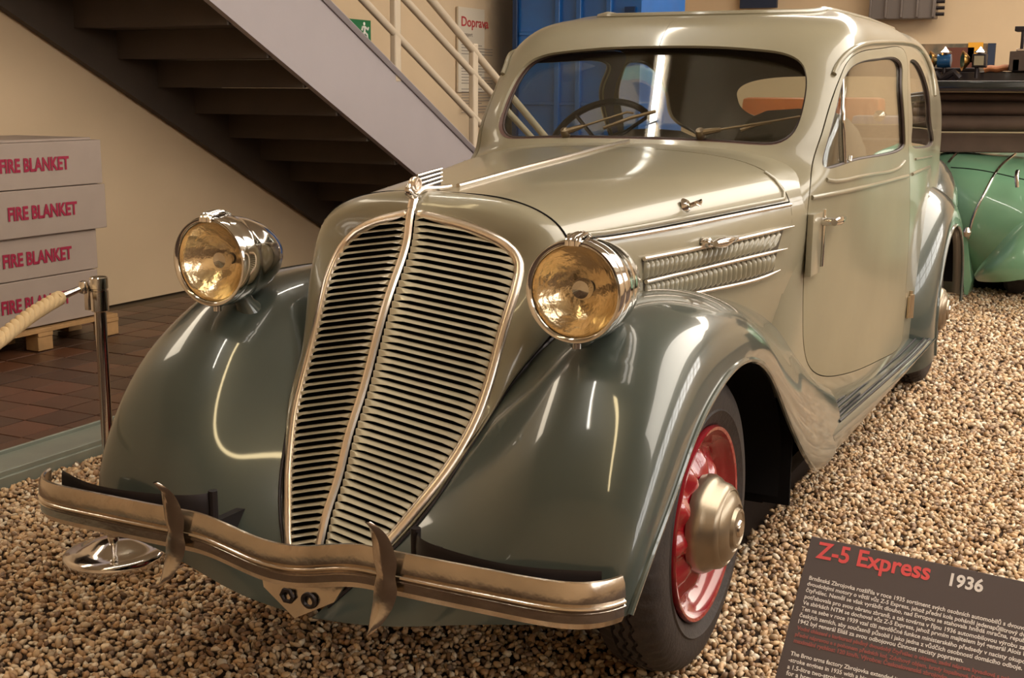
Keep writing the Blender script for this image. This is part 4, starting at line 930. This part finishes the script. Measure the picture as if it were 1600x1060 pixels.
for k, (tp, bt, tx, dx, lab) in enumerate(bxs):
    yR = pz(*tp)[0]; zt_, zb_ = zz_[k], zz_[k+1]; L = 1.15; D = .58
    bx = empty('carton', (X0-D/2+dx, yR-L/2, zb_)); tag(bx, lab, 'box', 'fire blanket cartons stacked on a pallet')
    MB().box((X0-D/2+dx, yR-L/2, (zt_+zb_)/2), (D, L, zt_-zb_-.004)).build('carton_body', card, bx, smooth=False, bevel=.004)
    p = at(tx, x=X0+dx+.002); q = at((tx[0]+108, tx[1]-8), x=X0+dx+.002); wdt = q[1]-p[1]
    t_ = text('lettering', 'FIRE BLANKET', .095, p+np.array((.002, 0, 0)), (0, 1, 0), (0, 0, 1), magenta, bx, bold=.003)
    xs = [v.co.y for v in t_.data.vertices]; sc_ = (wdt)/(max(xs)-min(xs)); y_ = min(xs)
    for v in t_.data.vertices: v.co.y = y_+(v.co.y-y_)*sc_
    if k == 0:
        MB().box((X0-D/2-.01, yR-L/2-.03, zt_+.006), (D*.96, L*.96, .012)).build('carton_flap', card, bx, smooth=False)
yR = pz(152, 492)[0]; zb_ = zz_[4]
pal = empty('wooden_pallet', (X0-.3, yR-.5, 0)); tag(pal, 'low wooden pallet under the stack of cartons', 'pallet')
for k in range(5): MB().box((X0-.02-.14*k, yR-.5, zb_-.018), (.10, 1.25, .022)).build('deck_board', wood, pal, smooth=False, bevel=.003)
for yy in (yR+.08, yR-.40, yR-.95):
    MB().box((X0-.3, yy, zb_-.04), (.66, .10, .022)).build('stringer_board', wood, pal, smooth=False, bevel=.003)
    for k in range(3): MB().box((X0-.02-.28*k, yy, (zb_-.05)/2), (.09, .10, zb_-.05)).build('pallet_block', wood, pal, smooth=False, bevel=.003)

# rope barrier
pc = at((178, 860), z=.03); px_, py_ = pc[0], pc[1]; topz = at((146, 432), y=py_)[2]
stn = empty('rope_post', (px_, py_, 0)); tag(stn, 'polished chrome barrier post on a round base beside the gravel', 'barrier post')
steel = mat('stainless', srgb(214, 208, 204), .10, 1)
xo = at((146, 432), y=py_)[0]
MB().lathe([(0, .075), (.03, .073), (.055, .066), (.085, .050), (.098, .043), (.115, .040), (.133, .036), (.142, .030), (.145, .020), (.145, .0), (.13, 0)], (px_, py_, -.005), (0, 0, 1), 64).build('base_disc', steel, stn)
MB().tube([(px_, py_, .03), (px_, py_, topz-.01)], .0165, 24).build('post_tube', steel, stn)
b = MB().lathe([(0, topz), (.022, topz), (.025, topz-.003), (.025, topz-.032), (.022, topz-.034), (.022, topz-.038), (.025, topz-.040), (.025, topz-.095), (.022, topz-.098), (.016, topz-.10)], (px_, py_, 0), (0, 0, 1), 32)
b.build('post_cap', chrome, stn)
MB().box((px_-.030, py_-.010, topz-.06), (.016, .02, .07)).build('rope_bracket', steel, stn, smooth=False, bevel=.002)
ropem = mat('rope', srgb(198, 170, 128), .8, bump=.15, bscale=150)
rp = empty('barrier_rope', (px_-.3, py_, .5)); tag(rp, 'twisted natural fibre rope hooked to the chrome post', 'rope')
h0 = at((131, 449), y=py_-.02); h1 = at((96, 464), y=py_-.08); r0 = at((92, 466), y=py_-.09); r1 = at((45, 495), y=py_-.25); r2 = at((0, 530), y=py_-.40); r3 = at((-120, 600), y=py_-.8)
MB().lathe([(0, .02), (.012, .016), (.016, 0), (.012, -.016), (0, -.02)], h0, (0, 0, 1), 16).tube([h0, h1], [.008, .011], 12).build('rope_hook', chrome, rp)
cp = curve([r0, r1, r2, r3], 160); T_ = np.gradient(cp, axis=0); LL = np.concatenate([[0], np.cumsum(np.linalg.norm(np.diff(cp, axis=0), axis=1))])
for st3 in range(3):
    P = []
    for i in range(160):
        t = T_[i]/np.linalg.norm(T_[i]); a = np.cross(t, (0, 0, 1)); a /= np.linalg.norm(a); b_ = np.cross(a, t); ph = 2*PI*st3/3+LL[i]*2*PI/.085
        P.append(cp[i]+.0095*(math.cos(ph)*a+math.sin(ph)*b_))
    MB().tube(P, .0118, 10).build('rope_strand', ropem, rp)
MB().tube([r0-(r1-r0)*.02, r0+(r1-r0)*.1], .02, 14).build('rope_end_cap', ropem, rp)

# ------------------------------------------------------------------ INFORMATION PANEL bottom right
TL = at((1268, 838), z=.50); dn = ray((-2050, 145)); dn = np.array((-dn[0], -dn[1], 0)); d1 = dn/np.linalg.norm(dn)
if d1[0] < 0: d1 = -d1
nr_ = np.cross(ray((1268, 838)), ray((1211, 1060))); d2 = np.cross(nr_, d1); d2 /= np.linalg.norm(d2)
if d2[2] > 0: d2 = -d2
pn = np.cross(d1, -d2); pn /= np.linalg.norm(pn)
if pn[2] < 0: pn = -pn
print('panel', TL, d1, d2, pn)
def onp(px): d = ray(px); t = ((TL-CAM)@pn)/(d@pn); return CAM+t*d
panm = mat('panel_grey', srgb(92, 82, 84), .5); panr = mat('panel_red', srgb(236, 92, 96), .5); panw = mat('panel_white', srgb(246, 240, 238), .5); pand = mat('panel_dull_red', srgb(160, 92, 90), .5)
ip = empty('information_panel', tuple(TL+d1*.3+np.array((0, 0, -.5)))); tag(ip, 'slanted dark grey information panel with red heading and white text beside the front wheel', 'sign')
PWD, PHT = .62, .50
MB().prism([TL, TL+d1*PWD, TL+d1*PWD+d2*PHT, TL+d2*PHT], -pn, .008).build('panel_board', panm, ip, smooth=False, bevel=.001)
cc = TL+d1*PWD/2+d2*PHT/2-pn*.01; MB().tube([cc, cc+np.array((0, 0, -.08)), (cc[0], cc[1], 0.02)], .018, 12).lathe([(0, .02), (.12, .018), (.12, 0)], (cc[0], cc[1], 0), (0, 0, 1), 32).build('panel_stand', dark, ip)
def ptext(name, s, p0, p1, m, bold=.0004, hs=1.0):
    A, B = onp(p0), onp(p1); L = np.linalg.norm(B-A); ex = (B-A)/L
    t_ = text(name, s, .1, (0, 0, 0), (1, 0, 0), (0, 1, 0), m, ip, bold=bold*.1/.02, t=.0)
    xs = [v.co.x for v in t_.data.vertices]; x0, x1 = min(xs), max(xs); k = L/(x1-x0); M = Matrix(((ex[0], 0, 0, 0),)*1+((0, 1, 0, 0), (0, 0, 1, 0), (0, 0, 0, 1)))
    ey = np.cross(pn, ex)
    if ey@d2 > 0: ey = -ey
    for v in t_.data.vertices:
        a, b_ = (v.co.x-x0)*k, v.co.y*k*hs; q = A+ex*a+ey*b_+pn*.0008; v.co = Vector(q)
    return t_
ptext('title', 'Z-5 Express', (1274, 871), (1452, 907), panr, .0005)
ptext('year', '1936', (1483, 915), (1535, 926), panw, .0006)
ln = [("Brněnská Zbrojovka rozšířila v roce 1935 sortiment svých osobních automobilů s dvouvá", (1264, 906), (1603, 986)),
 ("dvoudobými motory o větší vůz Z-5 Express, jehož přední kola poháněl jedenapůllitrový dv", (1261, 915), (1602, 996)),
 ("čtyřválec. Neměl se však vyrábět dlouho, nad Evropou se stahovala hnědá mračna, repub", (1259, 925), (1602, 1005)),
 ("potřebovala pro svou obranu zbraně, a tak továrna v říjnu 1936 automobilovou výrobu za", (1257, 935), (1601, 1016)),
 ("Ve sbírkách NTM se dochoval vůz Z-5 Express, jehož prvním majitelem byl generál Alois E", (1254, 944.5), (1603, 1026)),
 ("Ten na sebe v roce 1939 vzal tíži nevděčné funkce ministerského předsedy v nacisty okupo", (1252, 954), (1602, 1038)),
 ("českých zemích, aby současně působil i jako jedna z vůdčích osobností domácího odboje.", (1249, 964), (1597, 1048)),
 ("1942 byl generál Eliáš za svou odbojovou činnost nacisty popraven.", (1247, 974), (1505, 1036))]
for s_, p0, p1 in ln: ptext('text_line', s_, p0, p1, panw, .0004)
for s_, p0, p1 in (("Vodní chlazení s karburací plněný dvoudobý čtyřválec o objemu, zadní náprava kyvadlová s pohonem", (1245, 984), (1600, 1070)), ("přední nápravou a s pohonem předních kol. Zdvihový objem, brzdy kapalinové. Délka vozu a výrobce", (1242, 994), (1600, 1082)), ("maximální rychlost 120 km/h. Výrobce: Československá zbrojovka", (1240, 1004), (1480, 1063))): ptext('red_text_line', s_, p0, p1, pand, .0008)
for s_, p0, p1 in (("The Brno arms factory Zbrojovka extended its range of passenger cars with two-cylinder two-", (1235, 1024), (1600, 1114)), ("-stroke engines in 1935 with a bigger car, the Z-5 Express, whose front wheels were driven by", (1232, 1034), (1598, 1125)), ("a 1.5-litre two-stroke four-cylinder. It was not in production for long, the clouds gathered", (1230, 1045), (1596, 1136)), ("for a brown dark over Europe, the republic needed weapons for its defence", (1228, 1055), (1560, 1138))): ptext('text_line', s_, p0, p1, panw, .0004)

# ------------------------------------------------------------------ BACKGROUND
blue = mat('blue_paint', srgb(10, 108, 196), .32, 0, .6, var=.25, vscale=2); blued = mat('blue_dark', srgb(10, 50, 96), .35)
bl, br = at((803, 40), y=8.3), at((1001, 10), y=8.3)
bw = empty('blue_steel_cabinet', ((bl[0]+br[0])/2, 8.9, 0)); tag(bw, 'tall bright blue steel cabinet with upright ribs behind the car roof', 'cabinet')
MB().box(((bl[0]+br[0])/2, 8.92, 1.55), (br[0]-bl[0], 1.2, 3.1)).build('cabinet_body', blue, bw, smooth=False)
for k, q in enumerate((806, 872, 905, 952)):
    x = at((q, 30), y=8.3)[0]; MB().box((x, 8.30, 1.55), (.05, .05, 3.0)).build('cabinet_rib', blue if k else blued, bw, smooth=False, bevel=.006)
for z in (.5, .95, 1.25, 1.9, 2.4): MB().box(((bl[0]+br[0])/2, 8.315, z), (br[0]-bl[0]-.1, .03, .035)).build('cabinet_band', blue, bw, smooth=False, bevel=.008)
MB().box((at((985, 10), y=8.3)[0], 8.30, 2.10), (.10, .03, .05)).build('cabinet_latch', blued, bw, smooth=False)
# grey riveted machine casing hung on the far wall
YB = 12.9
ga, gb_ = at((1360, -30), y=YB), at((1470, 30), y=YB)
rd = empty('wall_radiator', ((ga[0]+gb_[0])/2, YB, gb_[2])); tag(rd, 'grey riveted metal casing fixed high on the far wall above the car roof', 'machine part')
gm_ = mat('casing_grey', srgb(120, 110, 104), .45, .5)
MB().box(((ga[0]+gb_[0])/2, YB-.08, (ga[2]+gb_[2])/2), (gb_[0]-ga[0]-.08, .2, ga[2]-gb_[2])).build('casing', gm_, rd, smooth=False, bevel=.01)
for k in range(5): MB().box((ga[0]+.06+k*(gb_[0]-ga[0]-.12)/4, YB-.20, (ga[2]+gb_[2])/2), (.025, .05, ga[2]-gb_[2]-.03)).build('casing_rib', gm_, rd, smooth=False, bevel=.005)
for k in range(6): MB().tube([(gb_[0]-.04, YB-.12, gb_[2]+.05+.07*k), (gb_[0]+.05, YB-.12, gb_[2]+.05+.07*k)], .02, 8).build('casing_fin', dark, rd)
for q0, q1, lab in (((1158, -20), (1214, 12), 'dark blue framed panel on the far wall above the windscreen'),):
    a, b_ = at(q0, y=YB), at(q1, y=YB); tag(MB().box(((a[0]+b_[0])/2, YB, (a[2]+b_[2])/2), (b_[0]-a[0], .06, a[2]-b_[2])).build('wall_panel', mat('navy', srgb(34, 44, 66), .5), None, smooth=False), lab, 'panel')
# picture board with dark edge behind the brass lamps
a, b_ = at((1440, 69), y=YB-.3), at((1549, 150), y=YB-.3)
pb_ = empty('picture_board', ((a[0]+b_[0])/2, YB-.3, b_[2])); tag(pb_, 'wide display board with a colourful picture behind the brass carriage lamps', 'display board')
MB().box(((a[0]+b_[0])/2, YB-.3, (a[2]+0)/2), (b_[0]-a[0], .04, a[2])).build('board', mat('board_olive', srgb(86, 80, 66), .6, var=.4, vscale=5, col2=srgb(150, 120, 90)), pb_, smooth=False)
MB().box((b_[0]-.03, YB-.34, a[2]/2), (.08, .06, a[2])).build('board_edge', mat('navy', (.02,.03,.06)), pb_, smooth=False)
MB().box((at((1524, 80), y=YB-.33)[0], YB-.335, at((1520, 82), y=YB-.33)[2]), (.16, .01, .22)).build('yellow_figure', mat('ochre_print', srgb(226, 160, 40), .6), pb_, smooth=False)
MB().box((at((1500, 85), y=YB-.33)[0], YB-.335, at((1500, 92), y=YB-.33)[2]), (.30, .01, .25)).build('brown_figure', mat('brown_print', srgb(96, 48, 30), .6), pb_, smooth=False)

# green open car behind
green = mat('green_paint', srgb(112, 156, 124), .3, 0, .9, var=.06, vscale=2); greend = mat('folded_hood_cloth', srgb(92, 74, 62), .8, var=.15, vscale=8); pipe = mat('pale_piping', srgb(176, 160, 130), .6)
YG = 6.3
gc = empty('green_open_car', (1.1, YG+1, 0)); tag(gc, 'pale green vintage open car with a dark folded hood standing behind the saloon', 'car')
gx = lambda px, py, y: at((px, py), y=y)
def gpoly(pts, y, t, name, m, bevel=.0): MB().prism([gx(a, b, y) for a, b in pts], (0, 1, 0), t).build(name, m, gc, smooth=False, bevel=bevel)
# tail tub: net of the rounded back, from the hood line down and round to the right
TT = []
for (row, y) in (([(1440, 236), (1500, 234), (1560, 236), (1640, 242), (1760, 250)], 6.75), ([(1440, 250), (1500, 250), (1562, 262), (1650, 275), (1760, 280)], 6.35), ([(1445, 300), (1500, 300), (1556, 315), (1650, 330), (1760, 340)], 6.12), ([(1450, 360), (1502, 365), (1540, 385), (1640, 400), (1750, 400)], 6.12), ([(1455, 415), (1508, 425), (1530, 430), (1620, 440), (1740, 440)], 6.3)):
    TT.append([gx(a, b, y+(.35*max(0, (1500-a)/60))**2+.12*abs((a-1620)/140)**2) for a, b in row])
tub = Surf(TT, 40, 40)
if tub.normals(np.array([[tub.Lu*.5, tub.Lv*.5]]))[0][1] > 0: tub.sgn = -1
grid_mesh(tub, 50, 50, green, 'tail_panel', gc, mirror=False, t=.01)
for pts in ([(1586, 242), (1562, 262), (1540, 300), (1523, 335), (1514, 372)], [(1503, 234), (1489, 247), (1482, 256)]):
    uv = tub.px(pts, 24); 
    if len(uv) > 3: strip('chrome_strip', tub, uv, .010, chrome, gc, 8, .004, False)
uv = tub.px([(1486, 262), (1530, 266), (1570, 274), (1605, 282)], 24)
if len(uv) > 3: strip('boot_seam', tub, uv, .004, black, gc, 6, .001, False)
# wing and lower parts
GW = []
for row in ([((1640, 330), 5.9), ((1590, 352), 5.85), ((1558, 385), 5.85), ((1534, 412), 5.9), ((1522, 430), 5.98)], [((1690, 345), 5.75), ((1612, 380), 5.62), ((1576, 405), 5.60), ((1545, 425), 5.66), ((1526, 438), 5.85)], [((1700, 420), 5.7), ((1640, 425), 5.58), ((1600, 436), 5.58), ((1562, 441), 5.64), ((1530, 440), 5.84)]):
    GW.append([gx(a, b, y) for (a, b), y in row])
gwf = Surf(GW, 30, 30)
if gwf.normals(np.array([[gwf.Lu*.5, gwf.Lv*.5]]))[0][1] > 0: gwf.sgn = -1
grid_mesh(gwf, 30, 30, green, 'rear_wing', gc, mirror=False, t=.01)
gpoly([(1500, 330), (1508, 330), (1514, 400), (1518, 440), (1512, 462), (1506, 460), (1503, 400)], 6.2, .25, 'side_sill', green, .004)
gpoly([(1468, 300), (1900, 300), (1900, 470), (1468, 455)], 6.75, 1.8, 'underbody', black)
hh_ = gx(1511, 365, 6.08); MB().lathe([(0, -.03), (.02, -.02), (.03, .01), (.012, .04)], hh_, (0, 0, 1), 14).build('tail_fitting', bright, gc)
hh_ = gx(1590, 268, 6.1); MB().tube([hh_, hh_+np.array((0, -.05, -.03)), hh_+np.array((.01, -.05, -.10))], [.015, .014, .012], 10).build('boot_handle', chrome, gc)
# folded hood: stacked rolls with pale piping
yh = 6.62
for (t0, b0, dy) in ((144, 158, .04), (158.5, 180, .0), (180.5, 205, -.05)):
    A = gx(1440, (t0+b0)/2, yh+dy); B = gx(1720, (t0+b0)/2+2, yh+dy); rr = (gx(1500, t0, yh+dy)[2]-gx(1500, b0, yh+dy)[2])/2
    P = [A+(B-A)*k/12 for k in range(13)]; MB().tube(P, rr*1.04, 20, sx=1.5).build('hood_fold', greend, gc)
gpoly([(1440, 207), (1720, 209), (1720, 240), (1440, 238)], yh-.08, .12, 'hood_panel', greend, .01)
for q in (143, 206.5): A = gx(1440, q, yh-.14); B = gx(1720, q+1.5, yh-.14); MB().tube([A, B], .006, 6).build('hood_piping', pipe, gc)
A = gx(1440, 133, yh-.1); B = gx(1720, 133, yh-.1); MB().box((A+B)/2, (abs(B[0]-A[0]), .5, .05)).build('hood_cover', mat('glossy_black', srgb(30, 34, 38), .12, 0, 1), gc, smooth=False, bevel=.01)
for yw in (6.6, 9.2):
    MB().lathe([(.2, -.15), (.33, -.15), (.36, -.1), (.36, -.03), (.33, 0), (.2, 0)], (.62, yw, .36), (-1, 0, 0), 40).build('wheel', rubber, gc)

# veteran car parts with carriage lamps beyond the hood
brass = mat('brass', srgb(206, 160, 92), .22, 1); navyl = mat('blue_enamel', srgb(30, 84, 132), .3, .4, .6)
YV = 8.6
vc = empty('veteran_car', (1.0, YV+.6, 0)); tag(vc, 'dark veteran car front with its lamps showing above the green car hood', 'car')
def vb_(q0, q1, name, m, t=.4, y=YV): a, b_ = at(q0, y=y), at(q1, y=y); MB().box(((a[0]+b_[0])/2, y+t/2, (a[2]+b_[2])/2), (b_[0]-a[0], t, a[2]-b_[2])).build(name, m, vc, smooth=False, bevel=.01)
vb_((1440, 112), (1800, 240), 'scuttle', mat('black_paint', srgb(34, 28, 32), .3, 0, .8), 1.2)
vb_((1440, 106), (1530, 112), 'ledge', dark, .3)
a = at((1480, 118), y=YV-.25); MB().tube([a+np.array((k*.05, 0, .03*math.sin(k*2))) for k in range(-2, 3)], .03, 8).build('mounting_arm', dark, vc)
for cx_, left, lab in ((1476, True, 'blue enamelled carriage lamp with brass reflector, left of the pair'), (1527, False, 'square glazed brass carriage lamp, right of the pair')):
    c = at((cx_, 95), y=YV-.2); u_ = .0048*1.12
    lp = empty('carriage_lamp', tuple(at((cx_, 112), y=YV-.2))); tag(lp, lab, 'lamp', 'carriage lamps behind the green car')
    if left: MB().lathe([(0, -.06), (.055, -.055), (.06, 0), (.055, .05), (0, .06)], c, (1, 0, 0), 24).build('lamp_body', navyl, lp)
    else:
        MB().box(c+np.array((.02, 0, 0)), (.11, .11, .11)).build('lamp_body', dark, lp, smooth=False, bevel=.008); MB().box(c+np.array((.02, -.06, 0)), (.075, .01, .075)).build('lamp_pane', mat('milky_glass', srgb(150, 140, 116), .2), lp, smooth=False)
    MB().lathe([(0, .115), (.008, .11), (.018, .095), (.045, .075), (.055, .068), (.03, .062), (.04, .045)], c+np.array((.02 if not left else 0, 0, .0)), (0, 0, 1), 24).build('lamp_chimney', chrome, lp)
    MB().lathe([(.03, .0), (.055, -.02), (.078, -.05), (.082, -.055), (.07, -.05), (.02, -.01)], c+np.array((-.06, -.02, 0)), (1, .35, 0), 32).build('lamp_reflector', brass, lp)
    MB().tube([c+np.array((0, 0, -.05)), c+np.array((0, .0, -.14))], .015, 8).build('lamp_bracket', dark, lp)
rg = tag(MB().tube(curve([at(q, y=YV) for q in ((1538, 109), (1548, 107), (1558, 108), (1568, 106), (1576, 106))], 30), .028, 10, sx=1.4).build('leather_cushion', mat('tan_leather', srgb(176, 110, 66), .6, var=.3, vscale=10), None), 'tan leather seat roll lying on the veteran car beside the lamps', 'cushion')
lt = empty('lantern', tuple(at((1600, 118), y=YV-.1))); tag(lt, 'tall dark lantern with flat top plate at the right edge', 'lantern')
def lb(q0, q1, name, m, t): a, b_ = at(q0, y=YV-.1), at(q1, y=YV-.1); MB().box(((a[0]+b_[0])/2, YV-.1+t/2, (a[2]+b_[2])/2), (b_[0]-a[0], t, a[2]-b_[2])).build(name, m, lt, smooth=False, bevel=.006)
lb((1578, 80), (1630, 111), 'lantern_body', mat('lantern_metal', srgb(84, 70, 62), .5, .5), .25); lb((1588, 76), (1625, 80), 'lantern_lid', bright, .2); lb((1586, 41), (1630, 48), 'top_plate', dark, .2); lb((1596, 48), (1599, 77), 'rod', dark, .02); lb((1582, 92), (1592, 112), 'lantern_window', black, .0+.02)

# blue open car with tan seats, seen through the windows
bc = empty('blue_open_car', (-.9, 6.2, 0)); tag(bc, 'dark blue open car with orange tan seats seen through the saloon windows', 'car')
nb = mat('navy_car_paint', srgb(34, 40, 92), .25, 0, 1); tan_ = mat('orange_leather', srgb(190, 104, 46), .5, var=.15, vscale=6)
def bb(q0, q1, y, t, name, m, bev=.02): a, b_ = at(q0, y=y), at(q1, y=y); MB().box(((a[0]+b_[0])/2, y+t/2, (a[2]+b_[2])/2), (abs(b_[0]-a[0]), t, abs(a[2]-b_[2]))).build(name, m, bc, smooth=True, bevel=bev)
a, b_ = at((1120, 184), y=5.5), at((1404, 420), y=5.5); MB().add(*superell(((a[0]+b_[0])/2, 6.15, (a[2]+.25)/2), ((b_[0]-a[0])/2, .7, (a[2]-.25)/2), .45, 32)).build('car_body', nb, bc); bb((1158, 152), (1300, 200), 5.75, .25, 'seat_back', tan_, .04); bb((1300, 152), (1372, 200), 5.75, .25, 'seat_back', tan_, .04)
bb((1330, 180), (1408, 200), 5.45, .4, 'cowl', mat('pale_blue_cowl', srgb(120, 118, 150), .3, 0, .8), .03)
c = at((1375, 181), y=5.4); MB().lathe([(0, -.04), (.035, -.02), (.035, .02), (0, .04)], c, (0, 1, 0), 20).build('chrome_knob', chrome, bc)
MB().box(at((1210, 187), y=5.6), (.5, .12, .02), Matrix.Rotation(-.1, 3, 'Y')).build('wooden_trim', mat('pale_wood', srgb(210, 180, 110), .4), bc, smooth=False)
for k in range(2): MB().lathe([(.2, -.1), (.34, -.1), (.36, 0), (.34, .1), (.2, .1)], (-.6, 5.7+k*1.0, .35), (1, 0, 0), 32).build('wheel', rubber, bc)
print('objects', len(scn.objects))
